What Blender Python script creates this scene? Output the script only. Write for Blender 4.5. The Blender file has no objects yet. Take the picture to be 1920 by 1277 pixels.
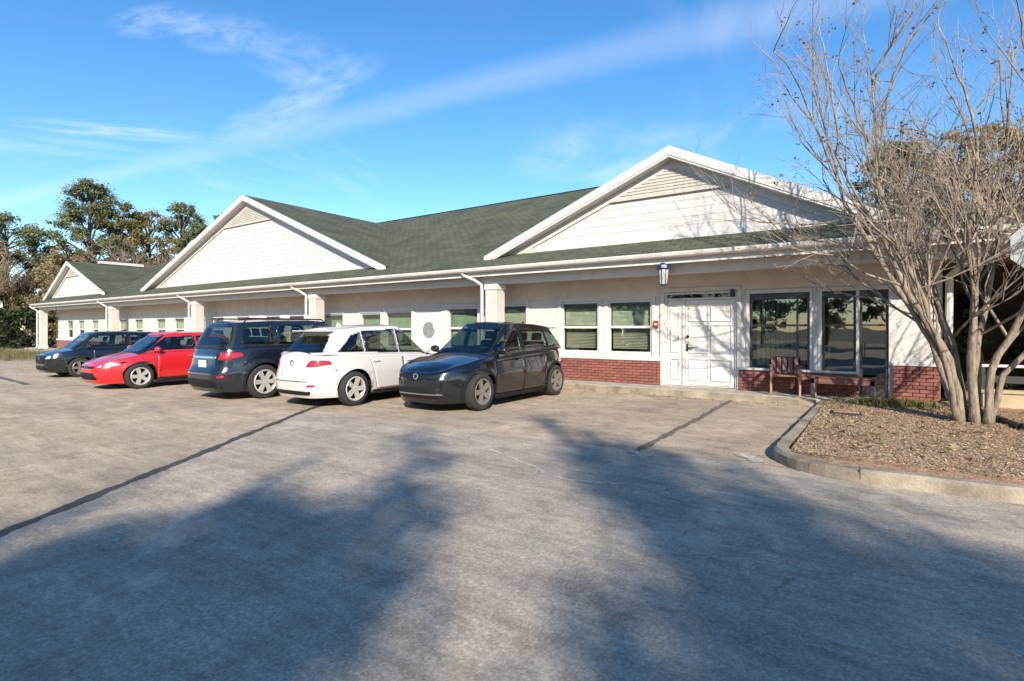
import bpy, bmesh, math, random
import numpy as np
from math import radians as rad, sin, cos, pi, sqrt
from mathutils import Vector, Matrix

random.seed(7); rng = np.random.default_rng(7)
scene = bpy.context.scene
COL = scene.collection

# ------------------------------------------------------------------ camera, sky, sun, exposure
SUN_EL = rad(28.0)
LX, LY = -0.623, 0.785                       # horizontal travel direction of the sunlight
cam = bpy.data.cameras.new('camera'); cam_o = bpy.data.objects.new('camera', cam); COL.objects.link(cam_o)
cam.sensor_width = 36.0; cam.lens = 36.0 * 1000 / 1920
cam.shift_y = -22.5 / 1920
cam.clip_start = 0.05; cam.clip_end = 3000
cam_o.location = (0, 0, 1.55); cam_o.rotation_euler = (rad(90), 0, rad(34.4))
scene.camera = cam_o

world = bpy.data.worlds.new('World'); scene.world = world; world.use_nodes = True
def build_world():
    nt = world.node_tree; N = nt.nodes; Lk = nt.links; N.clear()
    out = N.new('ShaderNodeOutputWorld'); bg = N.new('ShaderNodeBackground'); bg.inputs['Strength'].default_value = 0.119
    sky = N.new('ShaderNodeTexSky'); sky.sky_type = 'NISHITA'; sky.sun_disc = False
    sky.sun_elevation = SUN_EL; sky.sun_rotation = math.atan2(-LX, -LY)
    sky.air_density = 1.0; sky.dust_density = 0.2; sky.ozone_density = 3.0; sky.altitude = 50
    hs = N.new('ShaderNodeHueSaturation'); hs.inputs['Saturation'].default_value = 1.25; hs.inputs['Value'].default_value = 1.0
    hs.inputs['Hue'].default_value = 0.501
    Lk.new(sky.outputs[0], hs.inputs['Color'])
    # a high cirrus layer: the view direction meets a plane one unit up
    tc = N.new('ShaderNodeTexCoord'); sep = N.new('ShaderNodeSeparateXYZ'); Lk.new(tc.outputs['Generated'], sep.inputs[0])
    def m(op, a, b=None, c=None, clamp=False):
        n = N.new('ShaderNodeMath'); n.operation = op; n.use_clamp = clamp
        for i, v in enumerate((a, b, c)):
            if v is None: continue
            if isinstance(v, (int, float)): n.inputs[i].default_value = v
            else: Lk.new(v, n.inputs[i])
        return n.outputs[0]
    zc = m('MAXIMUM', sep.outputs[2], 0.04)
    px = m('DIVIDE', sep.outputs[0], zc); py = m('DIVIDE', sep.outputs[1], zc)
    # cloud plane axes: A runs along the way the picture looks, B across it
    A = m('ADD', m('MULTIPLY', px, -0.565), m('MULTIPLY', py, 0.825))
    B = m('ADD', m('MULTIPLY', px, 0.825), m('MULTIPLY', py, 0.565))
    def noise(u, v, su, sv, detail, rough, seed, dist=0.0):
        cb = N.new('ShaderNodeCombineXYZ'); Lk.new(m('MULTIPLY', u, su), cb.inputs[0]); Lk.new(m('MULTIPLY', v, sv), cb.inputs[1])
        cb.inputs[2].default_value = seed
        n = N.new('ShaderNodeTexNoise'); n.inputs['Scale'].default_value = 1; n.inputs['Detail'].default_value = detail
        n.inputs['Roughness'].default_value = rough; n.inputs['Distortion'].default_value = dist
        Lk.new(cb.outputs[0], n.inputs['Vector']); return n.outputs[0]
    def smooth(v, lo, hi, to=1.0):
        n = N.new('ShaderNodeMapRange'); n.interpolation_type = 'SMOOTHSTEP'
        n.inputs['From Min'].default_value = lo; n.inputs['From Max'].default_value = hi; n.inputs['To Max'].default_value = to
        Lk.new(v, n.inputs['Value']); return n.outputs[0]
    # the contrail-like streak: a line through the plane
    x0, y0 = STREAK_P; dx, dy = STREAK_D
    across = m('SUBTRACT', m('MULTIPLY', m('SUBTRACT', B, y0), dx), m('MULTIPLY', m('SUBTRACT', A, x0), dy))
    along = m('ADD', m('MULTIPLY', m('SUBTRACT', A, x0), dx), m('MULTIPLY', m('SUBTRACT', B, y0), dy))
    wob = m('MULTIPLY', m('SUBTRACT', noise(along, across, .8, 1.5, 3, .55, 3.1), .5), .10)
    aw = m('ABSOLUTE', m('ADD', across, wob))
    wid = m('MULTIPLY_ADD', noise(along, across, .6, .6, 2, .5, 9.0), .26, .06)
    streak = m('MULTIPLY', smooth(m('DIVIDE', aw, wid), 1.0, 0.0, 1.0), .17)
    streak = m('MULTIPLY', streak, m('MULTIPLY_ADD', noise(along, across, 1.2, 5.0, 4, .6, 5.5), .9, .35))
    # loose wisps
    band = smooth(noise(A, B, .42, .55, 2, .5, 21.3), .50, .72)
    fib = smooth(noise(m('ADD', A, m('MULTIPLY', B, .45)), m('SUBTRACT', B, m('MULTIPLY', A, .3)), 1.1, 3.2, 6, .62, 2.4, .6), .42, .80)
    wisps = m('MULTIPLY', m('MULTIPLY', band, fib), .12)
    tot = m('ADD', streak, wisps)
    for (ca, cb_, ra, rb, ang, amp, sd) in WISPS:
        da = m('SUBTRACT', A, ca); db = m('SUBTRACT', B, cb_)
        u = m('ADD', m('MULTIPLY', da, cos(ang)), m('MULTIPLY', db, sin(ang)))
        v = m('SUBTRACT', m('MULTIPLY', db, cos(ang)), m('MULTIPLY', da, sin(ang)))
        q = m('ADD', m('POWER', m('DIVIDE', u, ra), 2.0), m('POWER', m('DIVIDE', v, rb), 2.0))
        g = smooth(q, 1.9, 0.0)
        f = smooth(noise(u, v, 1.3 / ra, 1.1 / rb, 4, .55, sd, .4), .26, .80)
        tot = m('ADD', tot, m('MULTIPLY', m('MULTIPLY', g, f), amp * .62))
    tot = m('MINIMUM', tot, .85)
    fade = smooth(sep.outputs[2], 0.03, .14)
    tot = m('MULTIPLY', tot, fade)
    mix = N.new('ShaderNodeMix'); mix.data_type = 'RGBA'; Lk.new(tot, mix.inputs['Factor'])
    Lk.new(hs.outputs[0], mix.inputs['A']); mix.inputs['B'].default_value = (5.4, 5.7, 6.0, 1)
    # low white veil near the horizon
    Lk.new(mix.outputs['Result'], bg.inputs['Color']); Lk.new(bg.outputs[0], out.inputs[0])
STREAK_P = (2.02, .2); STREAK_D = (-0.46, 0.888)
WISPS = [(1.74, -1.15, .17, .07, 1.9, .50, 1.0), (1.82, -.97, .16, .09, 2.0, .42, 4.0), (2.0, -.80, .20, .16, 2.2, .32, 7.7),
         (2.22, -.80, .34, .10, 2.3, .46, 6.1), (2.55, -1.15, .40, .12, 2.2, .34, 3.3), (2.71, -1.98, .42, .12, 1.35, .62, 8.2), (3.2, .6, .5, .6, 1.4, .45, 12.0), (2.9, -2.6, .5, .2, 1.3, .3, 15.0)]
build_world()
sun = bpy.data.lights.new('sun', 'SUN'); sun.energy = 4.2; sun.angle = rad(0.7); sun.color = (1.0, 0.91, 0.78)
sun_o = bpy.data.objects.new('sun', sun); COL.objects.link(sun_o)
sun_o.rotation_euler = Vector((LX * cos(SUN_EL), LY * cos(SUN_EL), -sin(SUN_EL))).to_track_quat('-Z', 'Y').to_euler()
sun_o.location = (20, -25, 25)
scene.view_settings.view_transform = 'Standard'; scene.view_settings.look = 'None'
scene.view_settings.gamma = 1.0; scene.view_settings.use_curve_mapping = False
scene.view_settings.exposure = 1.0
scene.cycles.max_bounces = 8; scene.cycles.transparent_max_bounces = 16

# ------------------------------------------------------------------ helpers
def tag(o, label=None, cat=None, group=None, kind=None):
    if label: o['label'] = label
    if cat: o['category'] = cat
    if group: o['group'] = group
    if kind: o['kind'] = kind
    return o
def empty(name, loc=(0, 0, 0), rz=0, label=None, cat=None, group=None):
    o = bpy.data.objects.new(name, None); COL.objects.link(o); o.location = loc; o.rotation_euler = (0, 0, rz)
    o.empty_display_size = .2
    return tag(o, label, cat, group)
def link(name, me, mats=None, parent=None, loc=None, rot=None):
    o = bpy.data.objects.new(name, me); COL.objects.link(o)
    if mats is not None:
        for mt in (mats if isinstance(mats, (list, tuple)) else [mats]):
            if len(me.materials) < (len(mats) if isinstance(mats, (list, tuple)) else 1): me.materials.append(mt)
    if parent: o.parent = parent
    if loc: o.location = loc
    if rot: o.rotation_euler = rot
    return o
def mesh_np(name, V, Fc, smooth=False, mi=None):
    me = bpy.data.meshes.new(name)
    V = np.asarray(V, dtype=np.float32).reshape(-1, 3)
    if isinstance(Fc, np.ndarray) and Fc.ndim == 2:
        n, k = Fc.shape
        me.vertices.add(len(V)); me.vertices.foreach_set('co', V.ravel())
        me.loops.add(n * k); me.loops.foreach_set('vertex_index', Fc.astype(np.int32).ravel())
        me.polygons.add(n); me.polygons.foreach_set('loop_start', np.arange(0, n * k, k, dtype=np.int32))
        me.update(calc_edges=True)
    else:
        me.from_pydata(V.tolist(), [], [list(f) for f in Fc])
    if smooth: me.polygons.foreach_set('use_smooth', np.ones(len(me.polygons), dtype=bool))
    if mi is not None: me.polygons.foreach_set('material_index', np.asarray(mi, dtype=np.int32))
    me.validate(); me.update()
    return me
class MB:
    """collects boxes, prisms and tubes into one mesh"""
    def __init__(s): s.v = []; s.f = []; s.mi = []; s.cur = 0
    def add(s, V, Fc):
        o = len(s.v); s.v += [tuple(p) for p in V]; s.f += [tuple(i + o for i in f) for f in Fc]; s.mi += [s.cur] * len(Fc)
    def box(s, x0, x1, y0, y1, z0, z1):
        V = [(x, y, z) for x in (x0, x1) for y in (y0, y1) for z in (z0, z1)]
        s.add(V, [(0, 1, 3, 2), (4, 6, 7, 5), (0, 4, 5, 1), (2, 3, 7, 6), (0, 2, 6, 4), (1, 5, 7, 3)]); return s
    def prism(s, poly, d0, d1, axis='y'):
        """polygon in the plane normal to axis, extruded from d0 to d1"""
        n = len(poly)
        def P(p, d): return (p[0], d, p[1]) if axis == 'y' else ((d, p[0], p[1]) if axis == 'x' else (p[0], p[1], d))
        V = [P(p, d0) for p in poly] + [P(p, d1) for p in poly]
        s.add(V, [tuple(range(n)), tuple(range(2 * n - 1, n - 1, -1))] + [(i, i + n, (i + 1) % n + n, (i + 1) % n) for i in range(n)]); return s
    def tube(s, pts, r, n=8, closed=False):
        pts = [Vector(p) for p in pts]; m = len(pts); rs = r if isinstance(r, (list, tuple)) else [r] * m
        V = []; up = None
        for i, p in enumerate(pts):
            if closed: t = pts[(i + 1) % m] - pts[i - 1]
            else: t = pts[min(i + 1, m - 1)] - pts[max(i - 1, 0)]
            t.normalize()
            if up is None: up = t.orthogonal().normalized()
            up = (up - t * up.dot(t)).normalized(); b = t.cross(up)
            V += [p + (up * cos(2 * pi * k / n) + b * sin(2 * pi * k / n)) * rs[i] for k in range(n)]
        Fc = []
        for i in range(m if closed else m - 1):
            j = (i + 1) % m
            Fc += [(i * n + k, i * n + (k + 1) % n, j * n + (k + 1) % n, j * n + k) for k in range(n)]
        if not closed: Fc += [tuple(range(n - 1, -1, -1)), tuple(range((m - 1) * n, m * n))]
        s.add(V, Fc); return s
    def lathe(s, prof, n=24, axis='z', c=(0, 0, 0)):
        V = []
        for (r, h) in prof:
            for k in range(n):
                a, b = r * cos(2 * pi * k / n), r * sin(2 * pi * k / n)
                V.append((c[0] + a, c[1] + b, c[2] + h) if axis == 'z' else ((c[0] + a, c[1] + h, c[2] + b) if axis == 'y' else (c[0] + h, c[1] + a, c[2] + b)))
        Fc = [(i * n + k, i * n + (k + 1) % n, (i + 1) * n + (k + 1) % n, (i + 1) * n + k) for i in range(len(prof) - 1) for k in range(n)]
        s.add(V, Fc); return s
    def mesh(s, name, smooth=False, bevel=0.0, seg=1):
        me = bpy.data.meshes.new(name); me.from_pydata(s.v, [], s.f)
        if any(s.mi): me.polygons.foreach_set('material_index', s.mi)
        bm = bmesh.new(); bm.from_mesh(me)
        bmesh.ops.recalc_face_normals(bm, faces=bm.faces)
        if bevel > 0:
            bmesh.ops.remove_doubles(bm, verts=bm.verts, dist=1e-5)
            bmesh.ops.bevel(bm, geom=list(bm.edges), offset=bevel, segments=seg, affect='EDGES', profile=.5, clamp_overlap=True)
        bm.to_mesh(me); bm.free()
        if smooth: me.polygons.foreach_set('use_smooth', np.ones(len(me.polygons), dtype=bool))
        me.update(); return me
    def build(s, name, mats, parent=None, smooth=False, bevel=0.0, seg=1, loc=None, rot=None):
        return link(name, s.mesh(name, smooth, bevel, seg), mats, parent, loc, rot)
def kids(o): return [c for c in bpy.data.objects if c.parent == o]

# ------------------------------------------------------------------ materials
def mat(name, c, rough=.6, metal=0.0, spec=.5, coat=0.0, var=.0, vscale=3.0, bump=0.0, bscale=40.0, stretch=None, c2=None, detail=6):
    m = bpy.data.materials.new(name); m.use_nodes = True; nt = m.node_tree; N = nt.nodes; L = nt.links
    b = N['Principled BSDF']; b.inputs['Roughness'].default_value = rough; b.inputs['Metallic'].default_value = metal
    b.inputs['Specular IOR Level'].default_value = spec; b.inputs['Coat Weight'].default_value = coat; b.inputs['Coat Roughness'].default_value = .03
    b.inputs['Base Color'].default_value = (*c, 1)
    tc = N.new('ShaderNodeTexCoord'); mp = N.new('ShaderNodeMapping'); L.new(tc.outputs['Object'], mp.inputs[0])
    if stretch: mp.inputs['Scale'].default_value = stretch
    if var or c2:
        n = N.new('ShaderNodeTexNoise'); n.inputs['Scale'].default_value = vscale; n.inputs['Detail'].default_value = detail; n.inputs['Roughness'].default_value = .62
        L.new(mp.outputs[0], n.inputs['Vector'])
        r = N.new('ShaderNodeValToRGB'); e = r.color_ramp.elements
        e[0].position = .3; e[1].position = .7
        d = c2 if c2 else tuple(x * (1 - var) for x in c)
        e[0].color = (*d, 1); e[1].color = (*[min(1, x * (1 + var * .5)) for x in c], 1)
        L.new(n.outputs[0], r.inputs[0]); L.new(r.outputs[0], b.inputs['Base Color'])
    if bump:
        n2 = N.new('ShaderNodeTexNoise'); n2.inputs['Scale'].default_value = bscale; n2.inputs['Detail'].default_value = 4; L.new(mp.outputs[0], n2.inputs['Vector'])
        bp = N.new('ShaderNodeBump'); bp.inputs['Strength'].default_value = bump; bp.inputs['Distance'].default_value = .02
        L.new(n2.outputs[0], bp.inputs['Height']); L.new(bp.outputs[0], b.inputs['Normal'])
    return m
def foliage_mat(name, c, c2, trans=.35):
    m = bpy.data.materials.new(name); m.use_nodes = True; nt = m.node_tree; N = nt.nodes; L = nt.links
    b = N['Principled BSDF']; b.inputs['Roughness'].default_value = .65; b.inputs['Specular IOR Level'].default_value = .25
    geo = N.new('ShaderNodeNewGeometry'); n = N.new('ShaderNodeTexNoise'); n.inputs['Scale'].default_value = .7; n.inputs['Detail'].default_value = 3
    tc = N.new('ShaderNodeTexCoord'); L.new(tc.outputs['Object'], n.inputs['Vector'])
    ad = N.new('ShaderNodeMath'); ad.operation = 'MULTIPLY_ADD'; L.new(geo.outputs['Random Per Island'], ad.inputs[0]); ad.inputs[1].default_value = .5
    sb = N.new('ShaderNodeMath'); sb.operation = 'MULTIPLY'; L.new(n.outputs[0], sb.inputs[0]); sb.inputs[1].default_value = .55; L.new(sb.outputs[0], ad.inputs[2])
    r = N.new('ShaderNodeValToRGB'); e = r.color_ramp.elements; e[0].position = .25; e[1].position = .78; e[0].color = (*c, 1); e[1].color = (*c2, 1)
    L.new(ad.outputs[0], r.inputs[0]); L.new(r.outputs[0], b.inputs['Base Color'])
    t = N.new('ShaderNodeBsdfTranslucent'); L.new(r.outputs[0], t.inputs['Color'])
    mx = N.new('ShaderNodeMixShader'); mx.inputs[0].default_value = trans; L.new(b.outputs[0], mx.inputs[1]); L.new(t.outputs[0], mx.inputs[2])
    L.new(mx.outputs[0], N['Material Output'].inputs[0]); return m
def glass_mat(name, tint=(.8, .85, .85), f0=.12):
    m = bpy.data.materials.new(name); m.use_nodes = True; nt = m.node_tree; N = nt.nodes; L = nt.links
    N.remove(N['Principled BSDF'])
    tr = N.new('ShaderNodeBsdfTransparent'); tr.inputs[0].default_value = (*tint, 1)
    gl = N.new('ShaderNodeBsdfGlossy'); gl.inputs['Roughness'].default_value = .015
    lw = N.new('ShaderNodeLayerWeight'); lw.inputs['Blend'].default_value = .5
    pw = N.new('ShaderNodeMath'); pw.operation = 'POWER'; L.new(lw.outputs['Facing'], pw.inputs[0]); pw.inputs[1].default_value = 4.0
    ma = N.new('ShaderNodeMath'); ma.operation = 'MULTIPLY_ADD'; ma.use_clamp = True; L.new(pw.outputs[0], ma.inputs[0]); ma.inputs[1].default_value = .9; ma.inputs[2].default_value = f0
    tc = N.new('ShaderNodeTexCoord'); n = N.new('ShaderNodeTexNoise'); n.inputs['Scale'].default_value = 1.3; L.new(tc.outputs['Object'], n.inputs[0])
    bp = N.new('ShaderNodeBump'); bp.inputs['Strength'].default_value = .05; bp.inputs['Distance'].default_value = .05; L.new(n.outputs[0], bp.inputs['Height']); L.new(bp.outputs[0], gl.inputs['Normal'])
    mx = N.new('ShaderNodeMixShader'); L.new(ma.outputs[0], mx.inputs[0]); L.new(tr.outputs[0], mx.inputs[1]); L.new(gl.outputs[0], mx.inputs[2])
    L.new(mx.outputs[0], N['Material Output'].inputs[0]); return m
def asphalt_mat(name, base, light, dark, seed, track=True):
    m = bpy.data.materials.new(name); m.use_nodes = True; nt = m.node_tree; N = nt.nodes; L = nt.links
    b = N['Principled BSDF']; b.inputs['Roughness'].default_value = .92; b.inputs['Specular IOR Level'].default_value = .2
    tc = N.new('ShaderNodeTexCoord')
    def noise(sc, det, rough, stretch=(1, 1, 1), rot=0, dist=0):
        mp = N.new('ShaderNodeMapping'); mp.inputs['Location'].default_value = (seed, seed * 1.7, 0); mp.inputs['Scale'].default_value = stretch; mp.inputs['Rotation'].default_value = (0, 0, rot)
        L.new(tc.outputs['Object'], mp.inputs[0])
        n = N.new('ShaderNodeTexNoise'); n.inputs['Scale'].default_value = sc; n.inputs['Detail'].default_value = det; n.inputs['Roughness'].default_value = rough; n.inputs['Distortion'].default_value = dist
        L.new(mp.outputs[0], n.inputs['Vector']); return n.outputs[0]
    def ramp(v, stops):
        r = N.new('ShaderNodeValToRGB'); e = r.color_ramp.elements
        while len(e) < len(stops): e.new(.5)
        for el, (p, c) in zip(e, stops): el.position = p; el.color = (*c, 1) if isinstance(c, tuple) else (c, c, c, 1)
        L.new(v, r.inputs[0]); return r.outputs[0]
    def mixc(f, a, bb, mode='MIX'):
        x = N.new('ShaderNodeMix'); x.data_type = 'RGBA'; x.blend_type = mode
        for s_, v in (('Factor', f), ('A', a), ('B', bb)):
            if isinstance(v, (int, float)): x.inputs[s_].default_value = v
            elif isinstance(v, tuple): x.inputs[s_].default_value = (*v, 1)
            else: L.new(v, x.inputs[s_])
        return x.outputs['Result']
    big = ramp(noise(.35, 5, .6, dist=.4), [(.3, dark), (.5, base), (.72, light)])
    st = noise(.55, 6, .65, (1, 4.5, 1), .55)
    c = mixc(.5, big, ramp(st, [(.3, dark), (.52, base), (.75, light)]))
    med = ramp(noise(2.6, 8, .75), [(.28, .60), (.5, .96), (.8, 1.22)])
    c = mixc(1.0, c, med, 'MULTIPLY')
    strk = ramp(noise(1.6, 7, .72, (1, 7, 1), .62), [(.3, .74), (.55, 1.0), (.8, 1.16)])
    c = mixc(.9, c, strk, 'MULTIPLY')
    fine = ramp(noise(38, 6, .85), [(.28, .48), (.5, 1.0), (.72, 1.42)])
    c = mixc(.62, c, fine, 'MULTIPLY')
    vo = N.new('ShaderNodeTexVoronoi'); vo.inputs['Scale'].default_value = 75; L.new(tc.outputs['Object'], vo.inputs['Vector'])
    stone = ramp(vo.outputs['Color'], [(.15, .55), (.55, 1.0), (.9, 1.6)])
    c = mixc(.42, c, stone, 'MULTIPLY')
    # pale worn patches, dark patches, oil drips
    c = mixc(ramp(noise(.8, 7, .7, dist=.8), [(.56, 0.0), (.68, .45)]), c, tuple(min(1, x * 1.25) for x in light))
    c = mixc(ramp(noise(1.1, 5, .62, dist=1.2), [(.60, 0.0), (.74, .42)]), c, tuple(x * .5 for x in base))
    # fine crack network, only where the surface is tired
    nw = N.new('ShaderNodeTexNoise'); nw.inputs['Scale'].default_value = 2.2; nw.inputs['Detail'].default_value = 5; L.new(tc.outputs['Object'], nw.inputs['Vector'])
    av = N.new('ShaderNodeVectorMath'); av.operation = 'MULTIPLY_ADD'; L.new(nw.outputs['Color'], av.inputs[0]); av.inputs[1].default_value = (.55, .55, 0); L.new(tc.outputs['Object'], av.inputs[2])
    ve = N.new('ShaderNodeTexVoronoi'); ve.feature = 'DISTANCE_TO_EDGE'; ve.inputs['Scale'].default_value = 1.15; L.new(av.outputs[0], ve.inputs['Vector'])
    crk = ramp(ve.outputs['Distance'], [(.004, 1.0), (.014, 0.0)])
    msk = ramp(noise(.45, 3, .5), [(.52, 0.0), (.64, .34)])
    ml = N.new('ShaderNodeMath'); ml.operation = 'MULTIPLY'; L.new(crk, ml.inputs[0]); L.new(msk, ml.inputs[1])
    c = mixc(ml.outputs[0], c, tuple(x * .28 for x in base))
    L.new(c, b.inputs['Base Color'])
    h = noise(90, 5, .8); bp = N.new('ShaderNodeBump'); bp.inputs['Strength'].default_value = .45; bp.inputs['Distance'].default_value = .012
    L.new(h, bp.inputs['Height']); L.new(bp.outputs[0], b.inputs['Normal'])
    return m

M = {}
M['asphalt'] = asphalt_mat('worn pale asphalt', (.41, .332, .243), (.515, .42, .303), (.255, .209, .160), 3.0)
M['asphalt_left'] = asphalt_mat('older pale asphalt', (.435, .35, .252), (.535, .43, .308), (.295, .24, .18), 11.0)
M['asphalt_drive'] = asphalt_mat('cooler drive asphalt', (.405, .345, .272), (.51, .437, .345), (.26, .225, .183), 23.0)
M['tar'] = mat('tar seam', (.055, .05, .047), .85, var=.4, vscale=9, bump=.4, bscale=60)
M['joint'] = mat('dark joint', (.12, .108, .096), .9, var=.45, vscale=6, bump=.4)
M['paint'] = mat('worn white paint', (.46, .43, .37), .8, var=.65, vscale=14, bump=.3)
M['concrete'] = mat('concrete', (.40, .355, .29), .9, var=.3, vscale=4, bump=.35, bscale=70)
M['kerb'] = mat('kerb concrete', (.30, .25, .185), .9, var=.6, vscale=2.2, bump=.5, bscale=50)
M['soil'] = mat('mulch soil', (.34, .215, .13), 1, var=.55, vscale=9, bump=1.0, bscale=40, c2=(.18, .105, .06))
M['grass_ground'] = mat('dormant lawn', (.14, .13, .05), 1, var=.5, vscale=.8, bump=.6, bscale=20, c2=(.085, .08, .03))
M['earth'] = mat('ground', (.13, .11, .07), 1, var=.45, vscale=.3, bump=.4, bscale=3)
M['white'] = mat('white painted siding', (.52, .50, .475), .55, var=.10, vscale=2.5)
M['porch_shade'] = mat('painted porch shade', (.60, .52, .45), .85, var=.12, vscale=3, bump=.2, bscale=80)  # brown tone of the porch shade, put into the upper wall colour
M['trim'] = mat('white trim', (.55, .53, .50), .5, var=.10, vscale=5)
M['cream'] = mat('cream stucco', (.50, .47, .43), .75, var=.12, vscale=3, bump=.15, bscale=60)
M['soffit'] = mat('soffit', (.48, .42, .36), .7, var=.12, vscale=3)
M['gutter'] = mat('aluminium gutter', (.54, .51, .46), .45, var=.14, vscale=3)
M['mortar'] = mat('mortar', (.26, .16, .13), .95, var=.2, vscale=10)
M['brick'] = mat('red brick', (.245, .086, .066), .85, var=.35, vscale=2.0, bump=.35, bscale=60)
M['brick2'] = mat('darker red brick', (.20, .072, .056), .85, var=.35, vscale=2.5, bump=.35, bscale=60)
M['door_white'] = mat('white door paint', (.64, .62, .59), .35, var=.06, vscale=3)
M['frost'] = mat('frosted oval light', (.22, .23, .22), .25, var=.3, vscale=5)
M['frame'] = mat('window frame white', (.60, .58, .54), .4, var=.05)
M['darkframe'] = mat('dark bronze frame', (.045, .042, .042), .4, spec=.5, var=.1)
M['blind'] = mat('pale blinds', (.46, .46, .37), .7, var=.1, vscale=4)
M['blind_green'] = mat('green blinds', (.27, .37, .25), .7, var=.1, vscale=4)
M['inside'] = mat('dark interior', (.05, .05, .045), .9, var=.4, vscale=2)
M['glass'] = glass_mat('window glass', (.88, .92, .89), .045)
M['glass_big'] = glass_mat('large window glass', (.6, .64, .63), .16)
M['louver'] = mat('gable louver', (.46, .425, .37), .6, var=.12, vscale=4)
M['bronze'] = mat('dark hardware', (.05, .045, .04), .35, metal=.7)
M['alarm'] = mat('alarm red', (.32, .03, .025), .4, var=.1)
M['navy'] = mat('lantern navy enamel', (.012, .03, .10), .3, coat=.4, var=.1)
M['milk'] = mat('lantern milk glass', (.42, .41, .38), .3, var=.05)
M['iron_white'] = mat('white enamelled iron', (.60, .585, .57), .4, var=.12, vscale=8)
M['wood_red'] = mat('red stained wood', (.19, .085, .06), .55, var=.3, vscale=6, stretch=(1, 6, 6))
M['terracotta'] = mat('weathered rosy wood', (.33, .19, .145), .8, var=.25, vscale=6)
M['bin'] = mat('dark bin enamel', (.022, .021, .02), .5, var=.2, vscale=5)
M['pipe'] = mat('black drain pipe', (.025, .024, .022), .6, var=.3, vscale=20)
M['galv'] = mat('weathered sign aluminium', (.45, .47, .46), .5, metal=.35, var=.15, vscale=6)
M['block'] = mat('tan block wall', (.42, .335, .21), .9, var=.2, vscale=4, bump=.3)
M['bark_pale'] = mat('pale smooth bark', (.275, .222, .165), .85, var=.5, vscale=13, stretch=(1, 1, .3), bump=.9, bscale=35, c2=(.085, .065, .045))
M['twig'] = mat('grey twigs', (.31, .26, .21), .85, var=.4, vscale=4, c2=(.15, .125, .10))
M['bark'] = mat('brown bark', (.15, .115, .085), .9, var=.4, vscale=6, bump=.5, stretch=(1, 1, .3))
M['twig_brown'] = mat('brown twigs', (.29, .21, .145), .9, var=.4, vscale=2, c2=(.17, .12, .08))
M['seed'] = mat('dry seed heads', (.21, .13, .07), .9, var=.4, vscale=6)
M['pine'] = foliage_mat('pine needles', (.075, .10, .055), (.25, .27, .13))
M['ever'] = foliage_mat('evergreen leaves', (.075, .092, .035), (.23, .215, .08))
M['gold'] = foliage_mat('olive brown leaves', (.17, .14, .075), (.40, .325, .165))
M['dull'] = foliage_mat('dull green leaves', (.12, .125, .08), (.30, .28, .175))
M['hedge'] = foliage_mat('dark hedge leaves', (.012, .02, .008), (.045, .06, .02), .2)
M['litter'] = foliage_mat('dry leaf litter', (.25, .175, .11), (.50, .385, .27), .1)
M['grass'] = foliage_mat('grass blades', (.07, .075, .02), (.19, .17, .06), .3)
# cars
def paint(name, c, rough=.22, metal=0.0): return mat(name, c, rough, metal, .5, 1.0, var=.03, vscale=2)
M['p_black'] = paint('black car paint', (.0035, .004, .006), .2)
M['p_white'] = paint('white car paint', (.50, .48, .455), .3)
M['p_navy'] = paint('dark navy car paint', (.006, .008, .014), .2)
M['p_red'] = paint('red car paint', (.50, .012, .016), .28)
M['p_char'] = paint('charcoal car paint', (.004, .005, .006), .22)
M['carglass'] = glass_mat('car glass', (.42, .48, .45), .09)
M['seat'] = mat('car seat fabric', (.035, .034, .033), .8, var=.2, vscale=6)
M['plastic'] = mat('black plastic', (.009, .009, .01), .6, spec=.25)
M['seamline'] = mat('panel gap', (.004, .004, .004), .8)
M['tyre'] = mat('tyre rubber', (.022, .021, .02), .85, var=.25, vscale=20)
M['rim'] = mat('alloy', (.50, .48, .45), .4, metal=.35)
M['rim_dark'] = mat('dark alloy', (.22, .205, .185), .4, metal=.4)
M['chrome'] = mat('chrome', (.7, .7, .7), .12, metal=1.0)
M['lamp_clear'] = mat('headlight lens', (.55, .57, .6), .08, spec=.8, coat=1.0, metal=.35)
M['lamp_red'] = mat('tail light lens', (.32, .008, .012), .12, coat=1.0)
M['plate'] = mat('licence plate', (.6, .6, .57), .4, var=.1, vscale=12)
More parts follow.
